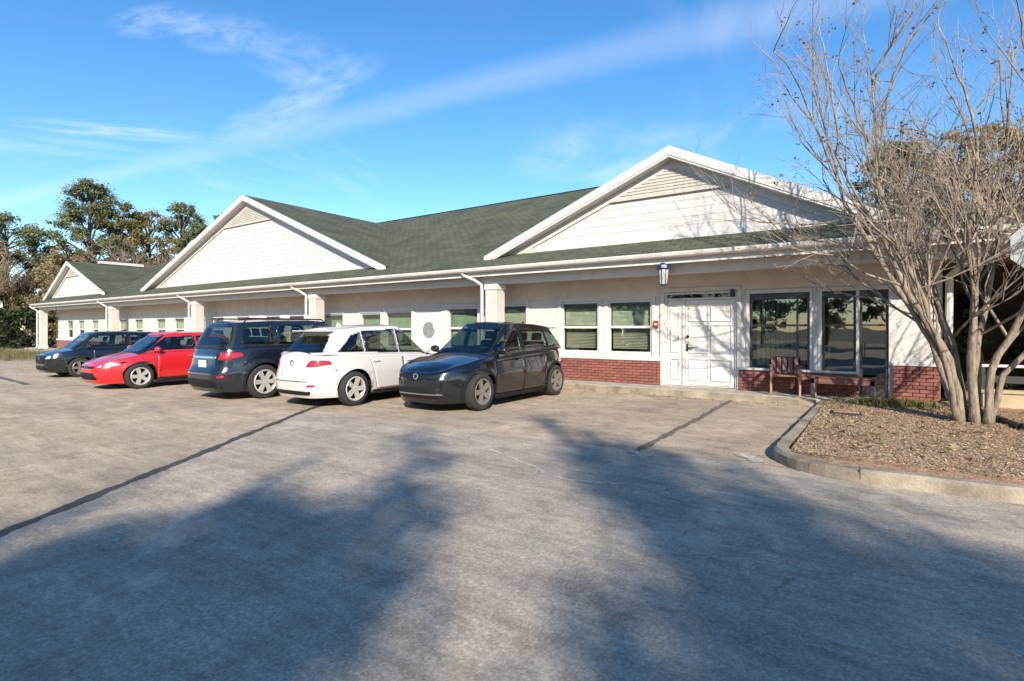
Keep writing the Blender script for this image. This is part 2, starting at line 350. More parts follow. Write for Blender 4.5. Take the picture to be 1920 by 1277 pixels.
def roof_mat():
    m = bpy.data.materials.new('green shingles'); m.use_nodes = True; nt = m.node_tree; N = nt.nodes; L = nt.links
    b = N['Principled BSDF']; b.inputs['Roughness'].default_value = .9; b.inputs['Specular IOR Level'].default_value = .2
    tc = N.new('ShaderNodeTexCoord'); uv = N.new('ShaderNodeMapping'); L.new(tc.outputs['UV'], uv.inputs[0])
    br = N.new('ShaderNodeTexBrick'); br.inputs['Scale'].default_value = 1.0; br.inputs['Brick Width'].default_value = .33; br.inputs['Row Height'].default_value = .19
    br.inputs['Mortar Size'].default_value = .016; br.inputs['Color1'].default_value = (.072, .079, .055, 1); br.inputs['Color2'].default_value = (.100, .106, .076, 1); br.inputs['Mortar'].default_value = (.045, .05, .036, 1)
    L.new(uv.outputs[0], br.inputs['Vector'])
    n = N.new('ShaderNodeTexNoise'); n.inputs['Scale'].default_value = .7; n.inputs['Detail'].default_value = 7; n.inputs['Roughness'].default_value = .65; L.new(uv.outputs[0], n.inputs['Vector'])
    r = N.new('ShaderNodeValToRGB'); r.color_ramp.elements[0].color = (.68, .68, .7, 1); r.color_ramp.elements[1].color = (1.3, 1.25, 1.15, 1); r.color_ramp.elements[0].position = .3; r.color_ramp.elements[1].position = .72
    L.new(n.outputs[0], r.inputs[0])
    x = N.new('ShaderNodeMix'); x.data_type = 'RGBA'; x.blend_type = 'MULTIPLY'; x.inputs['Factor'].default_value = 1; L.new(br.outputs[0], x.inputs['A']); L.new(r.outputs[0], x.inputs['B'])
    L.new(x.outputs['Result'], b.inputs['Base Color'])
    bp = N.new('ShaderNodeBump'); bp.inputs['Strength'].default_value = .5; bp.inputs['Distance'].default_value = .02; L.new(br.outputs['Fac'], bp.inputs['Height']); bp.invert = True
    L.new(bp.outputs[0], b.inputs['Normal']); return m
M['roof'] = roof_mat()

# ------------------------------------------------------------------ ground, lot, kerbs, island
def sheet(name, poly, z, m, sub=0):
    me = bpy.data.meshes.new(name); bm = bmesh.new()
    f = bm.faces.new([bm.verts.new((x, y, z)) for x, y in poly])
    if f.normal.z < 0: f.normal_flip()
    bm.normal_update()
    if bm.faces[:][0].normal.z < 0: bmesh.ops.reverse_faces(bm, faces=bm.faces)
    bm.to_mesh(me); bm.free(); o = link(name, me, m); tag(o, kind='structure'); return o
sheet('ground', [(-900, -900), (900, -900), (900, 900), (-900, 900)], -.06, M['earth'])
SEAM0 = Vector((-5.41 + .567 * 40, 1.13 - .823 * 40)); SEAM1 = Vector((-9.5, 7.0)); SEAM2 = Vector((-13.2, 12.26))
sheet('parking_lot', [(60, -45), (60, 12.26), (-60, 12.26), (-60, 5.9), (-34.0, 5.4), (-30, -20), (-30, -45)], -.004, M['asphalt'])
sheet('parking_lot_old_lane', [tuple(SEAM0), tuple(SEAM2), (-60, 12.25), (-60, 6.0), (-33.9, 5.5), (-29.9, -20), (-29.9, -31.8)], 0.0, M['asphalt_left'])
rj = random.Random(4)
def sx_(y): return SEAM0.x + (SEAM1.x - SEAM0.x) * (y - SEAM0.y) / (SEAM1.y - SEAM0.y)
sheet('driveway', [(sx_(6.15) + .03, 6.15)] + [(-8.8 + .25 * i, 6.15 + .012 * i + rj.uniform(-.03, .03)) for i in range(1, 30)] + [(-1.2, 6.6), (-.2, 6.5), (20, 6.6), (59, 6.6), (59, -44), (sx_(-30), -30)], .001, M['asphalt_drive'])
def strip(name, pts, w, z, m, jit=0.0):
    pts = [Vector(p) for p in pts]; L_, R_ = [], []
    for i, p in enumerate(pts):
        t = (pts[min(i + 1, len(pts) - 1)] - pts[max(i - 1, 0)]).normalized(); n = Vector((-t.y, t.x))
        ww = (w[i] if isinstance(w, (list, tuple)) else w) / 2
        L_.append(p + n * ww * (1 + random.uniform(-jit, jit))); R_.append(p - n * ww * (1 + random.uniform(-jit, jit)))
    V = [(q.x, q.y, z) for q in L_] + [(q.x, q.y, z) for q in R_]; n = len(pts)
    me = mesh_np(name, V, [(i, i + n, i + n + 1, i + 1) for i in range(n - 1)])
    if me.polygons[0].normal.z < 0:
        me.flip_normals()
    o = link(name, me, m); tag(o, kind='structure'); return o
def wob_pts(a, b, n, j):
    a = Vector(a); b = Vector(b); t = (b - a).normalized(); nn = Vector((-t.y, t.x)); p1, p2, p3 = [random.uniform(0, 6) for _ in range(3)]; L_ = (b - a).length
    return [a.lerp(b, i / n) + nn * j * (sin(p1 + 1.1 * L_ * i / n) + .6 * sin(p2 + 2.9 * L_ * i / n) + .4 * sin(p3 + 7.3 * L_ * i / n) + random.uniform(-.3, .3)) for i in range(n + 1)]
def wob_w(w, n, amp):
    p1, p2 = random.uniform(0, 6), random.uniform(0, 6); return [w * (1 + amp * (sin(p1 + i * .43) + .7 * sin(p2 + i * 1.31)) / 1.7) for i in range(n + 1)]
def lerp_pts(a, b, n, j=0.0):
    a = Vector(a); b = Vector(b); t = (b - a).normalized(); nn = Vector((-t.y, t.x))
    return [a.lerp(b, i / n) + nn * random.uniform(-j, j) for i in range(n + 1)]
strip('tar_seam', wob_pts(SEAM0, SEAM1, 700, .010), wob_w(.12, 700, .35), .004, M['tar'], .18)
strip('stall_joint', wob_pts((-2.50, 6.35), (-2.6, 12.15), 110, .010), wob_w(.10, 110, .4), .0045, M['joint'], .25)
strip('stall_joint', lerp_pts((-19.3, 4.6), (-27.5, 5.0), 30, .01), .16, .0045, M['joint'], .3)
strip('stall_joint', lerp_pts((-15.2, -1.2), (-26.0, 1.2), 30, .01), .12, .0045, M['joint'], .3)
strip('paint_remnant', lerp_pts((-2.62, 6.45), (-2.28, 6.22), 6, .01), .13, .005, M['paint'], .5)
strip('paint_remnant', lerp_pts((-1.42, 7.05), (-1.1, 6.72), 8, .02), .16, .005, M['paint'], .5)
def jag(pts, n=7, j=.02):
    out = []
    for a, b in zip(pts, pts[1:]): out += [tuple(v) for v in lerp_pts(a, b, n, j)[:-1]]
    return out + [pts[-1]]
M['faint'] = mat('faded filler', (.50, .45, .37), .9, var=.55, vscale=16, bump=.3)
strip('crack_filler', jag([(-4.1, 5.5), (-3.8, 5.35), (-3.45, 5.2), (-3.12, 5.05), (-2.95, 4.9), (-2.62, 4.82), (-2.3, 4.92), (-1.95, 5.08)]), [.02 + .03 * random.random() for _ in range(50)], .005, M['faint'], .7)
# pavement slab in front of the building
MB().box(-52, 1.35, 12.26, 13.25, -.05, .14).build('pavement', M['concrete'], bevel=.015)['kind'] = 'structure'
MB().box(-52, -1.0, 12.16, 12.255, -.05, .135).build('kerb', M['kerb'], bevel=.02, seg=2)['kind'] = 'structure'
# planting island: kerb ring along its edge
isl = [(-.96, 12.2), (-1.0, 10.2), (-1.04, 8.2)]
cx, cy, rr = -.14, 7.28, .92
for i in range(0, 10):
    a = pi + (pi / 2) * i / 9; isl.append((cx + rr * cos(a) , cy + rr * sin(a)))
isl += [(1.2, 6.42), (3.0, 6.55), (6, 6.7), (14, 7.0)]
def kerb_ring(name, pts, w, h, m):
    pts = [Vector(p) for p in pts]; n = len(pts); V = []
    for i, p in enumerate(pts):
        t = (pts[min(i + 1, n - 1)] - pts[max(i - 1, 0)]).normalized(); nn = Vector((-t.y, t.x))   # left of travel = inside
        j = random.uniform(-.008, .008)
        for off, z in ((0, -.05), (.012, h - .03), (.045, h + j), (w, h + j), (w, -.05)):
            q = p + nn * off; V.append((q.x, q.y, z))
    Fc = [(i * 5 + k, i * 5 + k + 1, (i + 1) * 5 + k + 1, (i + 1) * 5 + k) for i in range(n - 1) for k in range(4)]
    me = mesh_np(name, V, Fc); bm = bmesh.new(); bm.from_mesh(me); bmesh.ops.recalc_face_normals(bm, faces=bm.faces); bm.to_mesh(me); bm.free()
    o = link(name, me, m); tag(o, kind='structure'); return o
def densify(pts, d=.35):
    out = []
    for a, b in zip(pts, pts[1:]):
        a = Vector(a); b = Vector(b); k = max(1, int((b - a).length / d)); out += [a.lerp(b, i / k) for i in range(k)]
    return out + [Vector(pts[-1])]
kerb_ring('island_kerb', densify(isl), .16, .135, M['kerb'])
pts_ = densify(isl); acc = 0
for p_, q_ in zip(pts_, pts_[1:]):
    acc += (q_ - p_).length
    if acc > 1.5:
        acc = 0; t_ = (q_ - p_).normalized(); n_ = Vector((-t_.y, t_.x)); m_ = p_ + n_ * .085
        MB().box(-.006, .006, -.078, .084, .0, .1395).build('kerb_joint', M['joint'], None, loc=(m_.x, m_.y, 0), rot=(0, 0, math.atan2(n_.y, n_.x) - pi / 2))['kind'] = 'structure'
strip('gutter_line', [(p.x, p.y) for p in densify(isl)[28:]], .11, .0035, M['joint'], .3)
# mulch surface: a gentle mound
def mulch():
    nx, ny = 90, 60; X = np.linspace(-.86, 14, nx); Y = np.linspace(0, 1, ny); V = np.zeros((nx, ny, 3))
    for i, x in enumerate(X):
        if x < cx: y0 = cy - sqrt(max(0, (rr - .12) ** 2 - (x - cx) ** 2))
        else: y0 = np.interp(x, [cx, 1.2, 3, 6, 14], [6.36, 6.42, 6.55, 6.7, 7.0]) + .14
        y1 = 12.25 if x < 1.4 else 30
        yy = y0 + (y1 - y0) * (Y if x < 1.4 else Y ** 1.8)
        e = np.minimum(np.minimum(yy - y0, 2) / .8, 1) * np.minimum(max(x + .86, 0) / .6, 1)
        z = .108 + .05 * e * (1 if x < 1.4 else 1) + rng.normal(0, .009, ny)
        V[i, :, 0] = x; V[i, :, 1] = yy; V[i, :, 2] = z
    idx = np.arange(nx * ny).reshape(nx, ny)
    Fc = np.stack([idx[:-1, :-1], idx[1:, :-1], idx[1:, 1:], idx[:-1, 1:]], -1).reshape(-1, 4)
    tag(link('planting_bed', mesh_np('planting_bed', V, Fc, True), M['soil']), kind='structure')
mulch()
sheet('lawn', [(-60, 6.05), (-34.1, 5.5), (-30.1, -20), (-30.1, -45), (-90, -45), (-90, 20), (-60, 20)], -.02, M['grass_ground'])

# ------------------------------------------------------------------ building
ZE, SL, YG = 3.25, .45, 11.75             # eave height, roof slope, eave line
def rz(y): return ZE + SL * (y - YG)
XL, XR = -48.6, 2.2
YGAB = 12.76; ZG = rz(YGAB)
YR = 22.3; ZR = rz(YR)
W0 = 13.1                                  # wall face
bld = empty('office_building', (-20, 13.1, 0), 0, 'long white single storey building with green shingled roof and three gables', 'building')
BO = Vector((-20, 13.1, 0))
def bpart(name, mb, m, parent=None, **k):
    o = mb.build(name, m, None, **k); o.data.transform(Matrix.Translation(-BO)); o.parent = parent or bld; return o
def roof_poly(name, polys, th=.05, parent=None):
    me = bpy.data.meshes.new(name); bm = bmesh.new(); uvl = bm.loops.layers.uv.new('UVMap')
    for poly in polys:
        P = [Vector(p) for p in poly]; n = (P[1] - P[0]).cross(P[2] - P[0]).normalized()
        if n.z < 0: P.reverse(); n = -n
        h = Vector((0, 0, 1)).cross(n); h.normalize(); u = n.cross(h)
        top = [bm.verts.new(p - BO) for p in P]; bot = [bm.verts.new(p - n * th - BO) for p in P]
        f = bm.faces.new(top)
        for lp in f.loops: lp[uvl].uv = ((lp.vert.co).dot(h), (lp.vert.co).dot(u))
        bm.faces.new(list(reversed(bot)))
        for i in range(len(P)):
            j = (i + 1) % len(P); bm.faces.new((top[i], bot[i], bot[j], top[j]))
    bm.normal_update(); bm.to_mesh(me); bm.free(); o = link(name, me, M['roof']); o.parent = parent or bld; return o
# main roof: front slope, rear slope, right hip
XHR = XR - (YR - YG)
roof = roof_poly('roof', [[(XL, YG - .02, rz(YG - .02)), (XR, YG - .02, rz(YG - .02)), (XHR, YR, ZR), (XL, YR, ZR)],
                   [(XR, YG, ZE), (XR, 2 * YR - YG, ZE), (XHR, YR, ZR)],
                   [(XL, YR, ZR), (XHR, YR, ZR), (XR, 2 * YR - YG, ZE), (XL, 2 * YR - YG, ZE)]])
cap = MB(); cap.prism([(-.14, ZR - .03), (0, ZR + .035), (.14, ZR - .03)], XL, XHR, 'x')
o = bpart('ridge_cap', cap, M['roof'], roof); o.data.transform(Matrix.Translation((0, YR, 0)))
# left gable end wall closing the roof
bpart('gable_end', MB().prism([(YG + .3, ZE), (2 * YR - YG - .3, ZE), (YR, ZR - .15)], XL + .1, XL + .25, 'x'), M['white'])
def gable(x0, xa, x1, za, name='gable', vent=True, boards=.2):
    """pediment standing on the porch roof, with its own ridge running back into the main roof"""
    yb = YG + (za - ZE) / SL
    g = bpart('gable', MB().prism([(x0 + .05, ZG), (x1 - .05, ZG), (xa, za - .1)], YGAB + .02, YGAB + .06), M['white'])
    # lap siding, board by board
    n = int((za - ZG) / boards); sb = []
    for i in range(n):
        z0 = ZG + .10 + i * boards; z1 = min(z0 + boards, za - .25)
        if z1 - z0 < .05: break
        l0, l1 = np.interp(z0, [ZG, za], [x0, xa]) + .32, np.interp(z0, [ZG, za], [x1, xa]) - .32
        m0, m1 = np.interp(z1, [ZG, za], [x0, xa]) + .32, np.interp(z1, [ZG, za], [x1, xa]) - .32
        if l1 - l0 < .3 or m1 <= m0: break
        mb = MB(); yy0, yy1 = YGAB - .006, YGAB + .002
        mb.add([(l0, yy0, z0), (l1, yy0, z0), (m1, yy1, z1), (m0, yy1, z1), (l0, YGAB + .018, z0), (l1, YGAB + .018, z0), (m1, YGAB + .018, z1), (m0, YGAB + .018, z1)],
               [(0, 1, 2, 3), (7, 6, 5, 4), (0, 4, 5, 1), (1, 5, 6, 2), (2, 6, 7, 3), (3, 7, 4, 0)])
        bpart('siding_board', mb, M['white'], g)
    bpart('trim_board', MB().box(x0 + .1, x1 - .1, YGAB - .035, YGAB + .015, ZG - .02, ZG + .10), M['trim'], g)
    # roof planes
    ov = .32; yf = YGAB - ov; zl = ZG - .0
    def plane(xe, s):
        t = (za - ZG) / abs(xa - xe); xo = xe + s * .25; zo = ZG - t * .25
        return [(xo, yf, zo + .06), (xa, yf, za + .06), (xa, yb + .1, za + .06), (xo, YG + (zo - ZE) / SL + .12, zo + .06)]
    roof_poly('gable_roof', [plane(x0, -1), plane(x1, 1)], .06, g)
    # rake boards, two steps
    for s, xe in ((-1, x0), (1, x1)):
        t = (za - ZG) / abs(xa - xe); xo = xe + s * .27; zo = ZG - t * .27
        c = sqrt(1 + t * t)
        def seg(top, bot, y0, y1, nm):
            bpart(nm, MB().prism([(xo, zo + .06 - top * c), (xa, za + .06 - top * c), (xa, za + .06 - bot * c), (xo, zo + .06 - bot * c)], y0, y1), M['trim'], g)
        seg(.002, .19, yf - .03, yf + .005, 'rake_board'); seg(.19, .235, yf - .012, YGAB + .03, 'rake_soffit'); seg(.235, .40, YGAB - .05, YGAB + .02, 'frieze_board')
    if vent:
        tl = (za - ZG) / (xa - x0); tr = (za - ZG) / (x1 - xa); h = vent; zt = za - .34; zb = zt - h
        vx0, vx1 = xa - h / tl, xa + h / tr
        v = bpart('louver', MB().prism([(vx0, zb), (vx1, zb), (xa, zt)], YGAB - .045, YGAB - .026), M['louver'], g)
        fr = MB(); fr.prism([(vx0 - .05, zb - .06), (vx1 + .05, zb - .06), (vx1 + .05, zb), (vx0 - .05, zb)], YGAB - .07, YGAB - .026)
        k = int(h / .075)
        for i in range(1, k):
            z = zb + i * .075; fr.box(np.interp(z, [zb, zt], [vx0, xa]) + .02, np.interp(z, [zb, zt], [vx1, xa]) - .02, YGAB - .062, YGAB - .044, z - .012, z + .02)
        bpart('louver_slats', fr, M['louver'], g)
    return g
gable(-9.23, -4.04, .18, 5.79, vent=.62)
gable(-32.5, -22.6, -13.95, 7.27, vent=.75)
gs = gable(-48.6, -44.2, -38.0, 5.95, vent=.55)
# pale ridge vent on the small gable's ridge
bpart('ridge_vent', MB().box(-44.35, -44.05, 14.2, 16.9, 6.02, 6.20), M['trim'], gs)
# eave: fascia, gutter, soffit, beam
bpart('fascia', MB().box(XL + .02, XR - .02, YG + .05, YG + .09, 3.0, 3.235), M['trim'])
gprof = [(YG - .11, 3.235), (YG - .12, 3.20), (YG - .105, 3.15), (YG - .07, 3.12), (YG + .045, 3.115), (YG + .045, 3.13), (YG - .06, 3.137), (YG - .09, 3.165), (YG - .1, 3.21), (YG - .095, 3.235)]
bpart('gutter', MB().prism(gprof, XL - .03, XR + .03, 'x'), M['gutter'])
bpart('soffit', MB().box(XL + .03, XR - .03, YG + .092, W0 + .1, 3.03, 3.055), M['soffit'])
bpart('porch_beam', MB().box(XL + .2, XR - .25, 12.1, 12.42, 2.81, 3.025), M['trim'])
# columns
COLS = [-8.98, -17.2, -26.2, -35.9, -48.15]
for x in COLS:
    c = MB(); c.box(x - .2, x + .2, 12.06, 12.46, .14, 2.805); cb_ = bpart('column', c, M['cream'], bevel=.012)
    bpart('base_trim', MB().box(x - .225, x + .225, 12.035, 12.485, .142, .36), M['trim'], cb_, bevel=.01)
    bpart('cap_trim', MB().box(x - .225, x + .225, 12.035, 12.485, 2.64, 2.80), M['trim'], cb_, bevel=.01)
    d = MB(); q = [(x - .75, YG - .04, 3.12), (x - .74, YG + .0, 3.06), (x - .45, YG + .12, 2.93), (x - .30, 12.02, 2.78), (x - .27, 12.0, 2.6), (x - .27, 12.0, .3), (x - .27, 11.93, .19)]
    d.tube(q, .045, 8); bpart('downspout', d, M['trim'])
# right corner downspout
d = MB(); d.tube([(1.75, YG - .03, 3.12), (1.72, YG + .1, 3.0), (1.3, 12.7, 2.72), (1.13, 13.0, 2.55), (1.12, 13.02, 1.4), (1.12, 13.02, .30), (1.15, 12.9, .2)], .062, 8); bpart('downspout', d, M['trim'])

# front wall with openings
OPEN = []                                   # x0, x1, z0, z1, kind
def op(*a): OPEN.append(a)
op(-7.30, -6.16, .90, 2.28, 'hung'); op(-5.89, -4.69, .90, 2.28, 'hung')
op(-4.36, -2.66, .14, 2.44, 'entry')
op(-2.40, -1.20, .62, 2.34, 'big'); op(-.97, -.36, .62, 2.34, 'big'); op(-.30, .19, .145, 2.34, 'gdoor')
op(-9.55, -8.45, .90, 2.26, 'hung'); op(-11.5, -10.25, .9, 2.22, 'green'); op(-13.02, -11.75, .14, 2.22, 'sidedoor')
op(-14.42, -13.12, .9, 2.16, 'green'); op(-15.75, -14.66, .9, 2.12, 'green'); op(-17.9, -16.75, .9, 2.12, 'green')
for x in (-20.3, -22.0, -24.4, -26.6, -28.6, -30.5, -32.6, -35.4, -37.6, -39.8, -41.9, -44.3, -46.4): op(x, x + 1.1, .9, 2.12, 'hung')
OPEN.sort()
ZT = 3.03
wl = MB(); bk = MB()
xs = XL + .4; XW = 1.0
for (a, b, z0, z1, k) in OPEN:
    wl.box(xs, a, W0, W0 + .2, .14, ZT); wl.box(a, b, W0, W0 + .2, z1, ZT)
    if z0 > .2: wl.box(a, b, W0, W0 + .2, .14, z0)
    xs = b
wl.box(xs, XW, W0, W0 + .2, .14, ZT)
wall = bpart('wall', wl, M['white'])
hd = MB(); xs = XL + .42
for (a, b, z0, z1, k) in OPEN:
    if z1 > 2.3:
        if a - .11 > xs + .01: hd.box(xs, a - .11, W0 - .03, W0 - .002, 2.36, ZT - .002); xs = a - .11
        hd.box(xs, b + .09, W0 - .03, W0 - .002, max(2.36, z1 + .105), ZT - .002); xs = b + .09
hd.box(xs, XW - .1, W0 - .03, W0 - .002, 2.36, ZT - .002); bpart('porch_shade_band', hd, M['porch_shade'])  # upper wall strip coloured to carry the shade under the porch
bpart('side_wall', MB().box(XW - .2, XW, W0 + .2, 2 * YR - YG - 1.3, .1, ZT), M['white'])
bpart('side_wall', MB().box(XL + .4, XL + .6, W0 + .2, 2 * YR - YG - 1.3, .1, ZT), M['white'])
bpart('rear_wall', MB().box(XL + .4, XW, 2 * YR - YG - 1.3, 2 * YR - YG - 1.1, .1, ZT), M['white'])
bpart('interior', MB().box(XL + .7, XW - .25, 15.6, 15.65, .1, ZT - .05), M['inside'])
bpart('interior_floor', MB().box(XL + .7, XW - .25, W0 + .22, 15.6, .1, .15), M['inside'])
# brick wainscot: single bricks near, backing further on
bpart('mortar_bed', MB().box(-7.6, -4.5, W0 - .05, W0 - .002, .145, .73), M['mortar'])
bpart('mortar_bed', MB().box(-2.62, -.34, W0 - .05, W0 - .002, .145, .60), M['mortar'])
bpart('mortar_bed', MB().box(.26, 1.0, W0 - .05, W0 - .002, .145, .80), M['mortar'])
bpart('brick_wainscot', MB().box(-11.6, -7.6, W0 - .08, W0 - .002, .145, .73), M['brick'])
bpart('brick_wainscot', MB().box(XL + .4, -13.15, W0 - .08, W0 - .002, .145, .73), M['brick'])
brick_me = [MB().box(-.1, .1, -.03, .03, -.031, .031).mesh('brick', bevel=.004) for _ in range(2)]
brick_half = MB().box(-.046, .046, -.03, .03, -.031, .031).mesh('brick', bevel=.004)
brick_me[0].materials.append(M['brick']); brick_me[1].materials.append(M['brick2']); brick_half.materials.append(M['brick'])
def bricks(x0, x1, z0, z1):
    z = z0; row = 0
    while z + .062 <= z1 + .01:
        x = x0; first = True
        while x < x1 - .03:
            half = (first and row % 2) or (x1 - x < .2)
            me = brick_half if half else random.choice(brick_me); w = .092 if half else .2
            o = bpy.data.objects.new('brick', me); COL.objects.link(o); o.parent = bld
            o.location = Vector((x + w / 2, W0 - .058 + random.uniform(-.003, .003), z + .031)) - BO
            x += w + .011; first = False
        z += .0735; row += 1
bricks(-7.6, -4.5, .148, .73); bricks(-2.62, -.34, .148, .60); bricks(.26, 1.0, .148, .80)
bpart('sill_band', MB().box(-7.6, -4.46, W0 - .12, W0 - .002, .735, .84), M['trim'], bevel=.01)
bpart('sill_band', MB().box(.24, 1.02, W0 - .10, W0 - .002, .812, .87), M['trim'], bevel=.01)
bpart('sill_band', MB().box(-2.64, -.33, W0 - .12, W0 - .002, .61, .66), M['trim'], bevel=.01)
bpart('sill_band', MB().box(-11.6, -7.6, W0 - .12, W0 - .002, .735, .84), M['trim']); bpart('sill_band', MB().box(XL + .4, -13.15, W0 - .12, W0 - .002, .735, .84), M['trim'])
bpart('corner_board', MB().box(XW - .09, XW + .03, W0 - .03, W0 + .12, .875, ZT), M['trim'])
def frame_boxes(mb, x0, x1, z0, z1, w, y0, y1):
    mb.box(x0, x0 + w, y0, y1, z0, z1); mb.box(x1 - w, x1, y0, y1, z0, z1)
    mb.box(x0 + w, x1 - w, y0, y1, z1 - w, z1); mb.box(x0 + w, x1 - w, y0, y1, z0, z0 + w)
for (a, b, z0, z1, k) in OPEN:
    if k in ('hung', 'green'):
        fr = MB(); frame_boxes(fr, a + .003, b - .003, z0 + .003, z1 - .003, .05, W0 + .03, W0 + .12)
        zm = (z0 + z1) / 2 + .0; fr.box(a + .055, b - .055, W0 + .025, W0 + .085, zm - .03, zm + .03)
        w = bpart('window', fr, M['frame'])
        if a > -18: bpart('casing', MB().box(a - .09, a - .003, W0 - .025, W0 - .002, z0, z1 + .1).box(b + .003, b + .09, W0 - .025, W0 - .002, z0, z1 + .1).box(a - .003, b + .003, W0 - .025, W0 - .002, z1, z1 + .1), M['trim'], w)
        bpart('pane', MB().box(a + .052, b - .052, W0 + .06, W0 + .066, zm + .032, z1 - .055), M['glass'], w)
        bpart('pane', MB().box(a + .052, b - .052, W0 + .075, W0 + .081, z0 + .055, zm - .032), M['glass'], w)
        bpart('header_shadow_strip', MB().box(a + .055, b - .055, W0 + .032, W0 + .058, z1 - .15, z1 - .054), M['darkframe'], w)  # dark strip paints the head shadow together with the screen header
        bl = MB(); z = z1 - .16
        lo = (zm + .02 if (k == 'hung' and a > -8 and a < -6) else z0 + .08) if a > -18 else z0 + .5
        if k == 'hung' and -6 < a < -4: lo = zm - .02
        while z > lo:
            bl.add([(a + .06, W0 + .15, z), (b - .06, W0 + .15, z), (b - .06, W0 + .178, z + .035), (a + .06, W0 + .178, z + .035)], [(0, 1, 2, 3)]); z -= .034
        bpart('blind', bl, M['blind_green'] if k == 'green' else M['blind'], w)
        if -8 < a < -4:
            bl = MB(); z = lo - .03
            while z > z0 + .08:
                bl.add([(a + .06, W0 + .20, z), (b - .06, W0 + .20, z), (b - .06, W0 + .215, z + .02), (a + .06, W0 + .215, z + .035)], [(0, 1, 2, 3)]); z -= .04
            bpart('blind', bl, mat('half open blinds', (.30, .26, .20), .7, var=.15), w)
    elif k in ('big', 'gdoor'):
        fr = MB(); frame_boxes(fr, a + .003, b - .003, z0 + .003, z1 - .003, .045, W0 + .03, W0 + .12)
        fr.box(a + .05, b - .05, W0 + .03, W0 + .10, 1.60, 1.64)
        if k == 'gdoor': fr.box(a + .05, b - .05, W0 + .03, W0 + .10, .20, .40)
        xm = a + (b - a) * .80 if a < -2 else b - .05
        if a < -2: fr.box(xm - .02, xm + .02, W0 + .032, W0 + .10, z0 + .05, z1 - .05)
        w = bpart('glass_door' if k == 'gdoor' else 'window', fr, M['darkframe'])
        if k == 'gdoor': bpart('handle', MB().tube([(a + .09, W0 + .03, .95), (a + .09, W0 - .03, .95), (a + .09, W0 - .03, 1.25), (a + .09, W0 + .03, 1.25)], .014, 8), M['bronze'], w)
        bpart('casing', (MB() if k == 'gdoor' else MB().box(a - .07, a - .003, W0 - .025, W0 - .002, max(z0, .60) + .06, z1 + .08)).box(b + .003, b + .05, W0 - .025, W0 - .002, .88, z1 + .08).box(a - .003, b + .003, W0 - .025, W0 - .002, z1, z1 + .08), M['trim'], w)
        bpart('header_shadow_strip', MB().box(a + .05, b - .05, W0 + .012, W0 + .03, z1 - .14, z1 - .05), M['darkframe'], w)  # same painted shadow line and header above the large panes
        for (p0, p1) in (((a + .05, xm - .022), (xm + .022, b - .05)) if a < -2 else ((a + .05, b - .05),)):
            for (q0, q1) in ((z0 + .05, 1.598), (1.642, z1 - .05)): bpart('pane', MB().box(p0, p1, W0 + .06, W0 + .067, q0, q1), M['glass_big'], w)
        bl = MB()
        for i in range(10 if k == 'big' else 0):
            x = a + .1 + (b - a - .2) * i / 10; bl.box(x, x + .075, W0 + .3, W0 + .32, z0 + .1, z1 - .1)
        if k == 'big': bpart('blind', bl, M['blind'], w)
# entry: frame, transom, door leaf with six panels, side panel
a, b = -4.36, -2.66
surround = MB()
surround.box(a - .1, a - .003, W0 - .05, W0 - .002, .145, 2.54).box(b + .003, b + .08, W0 - .05, W0 - .002, .145, 2.54).box(a - .003, b + .003, W0 - .05, W0 - .002, 2.44, 2.54)
surround.box(a + .002, a + .05, W0 + .0, W0 + .15, .145, 2.43).box(b - .05, b - .002, W0, W0 + .15, .145, 2.43).box(a + .05, b - .05, W0, W0 + .15, 2.38, 2.43)
surround.box(a + .05, b - .05, W0 + .01, W0 + .14, 2.24, 2.29)
surround.box(-3.93, -3.87, W0 + .01, W0 + .14, .145, 2.24)
ent = bpart('door_surround', surround, M['trim'])
bpart('transom', MB().box(a + .052, b - .052, W0 + .06, W0 + .066, 2.292, 2.378), M['glass'], ent)
bpart('door_closer', MB().box(-2.80, -2.72, W0 - .10, W0 - .003, 2.30, 2.46), M['bronze'], ent)
def panel_leaf(x0, x1, z0, z1, cols, rows):
    mb = MB(); mb.box(x0, x1, W0 + .05, W0 + .09, z0, z1)
    for i in range(cols):
        for (r0, r1) in rows:
            cw = (x1 - x0 - .1) / cols; p0 = x0 + .05 + i * cw + .05; p1 = x0 + .05 + (i + 1) * cw - .05
            mb.box(p0 - .022, p1 + .022, W0 + .022, W0 + .0495, r0 - .022, r0); mb.box(p0 - .022, p1 + .022, W0 + .022, W0 + .0495, r1, r1 + .022)
            mb.box(p0 - .022, p0, W0 + .022, W0 + .0495, r0, r1); mb.box(p1, p1 + .022, W0 + .022, W0 + .0495, r0, r1)
    return mb
leaf = bpart('door', panel_leaf(-3.865, b - .055, .16, 2.235, 2, ((.32, .80), (.98, 1.62), (1.74, 2.10))), M['door_white'], bevel=.004)
bpart('handle', MB().tube([(-3.80, W0 + .05, 1.08), (-3.80, W0 - .02, 1.08), (-3.66, W0 - .02, 1.08)], .018, 8).box(-3.84, -3.76, W0 + .03, W0 + .049, 1.0, 1.17), M['bronze'], leaf)
bpart('lock', MB().lathe([(0, W0 + .0), (.035, W0 + .0), (.035, W0 + .049)], 12, 'y', (-3.80, 0, 1.36)), M['bronze'], leaf)
bpart('hinge', MB().box(b - .06, b - .035, W0 + .03, W0 + .0495, .42, .52).box(b - .06, b - .035, W0 + .03, W0 + .0495, 1.15, 1.25).box(b - .06, b - .035, W0 + .03, W0 + .0495, 1.9, 2.0), M['bronze'], leaf)
bpart('kick_plate', MB().box(-3.75, b - .17, W0 + .028, W0 + .0495, .19, .27), M['trim'], leaf)
side = bpart('door_panel', panel_leaf(a + .055, -3.935, .16, 2.235, 1, ((.32, .80), (.98, 2.10))), M['door_white'], bevel=.004)
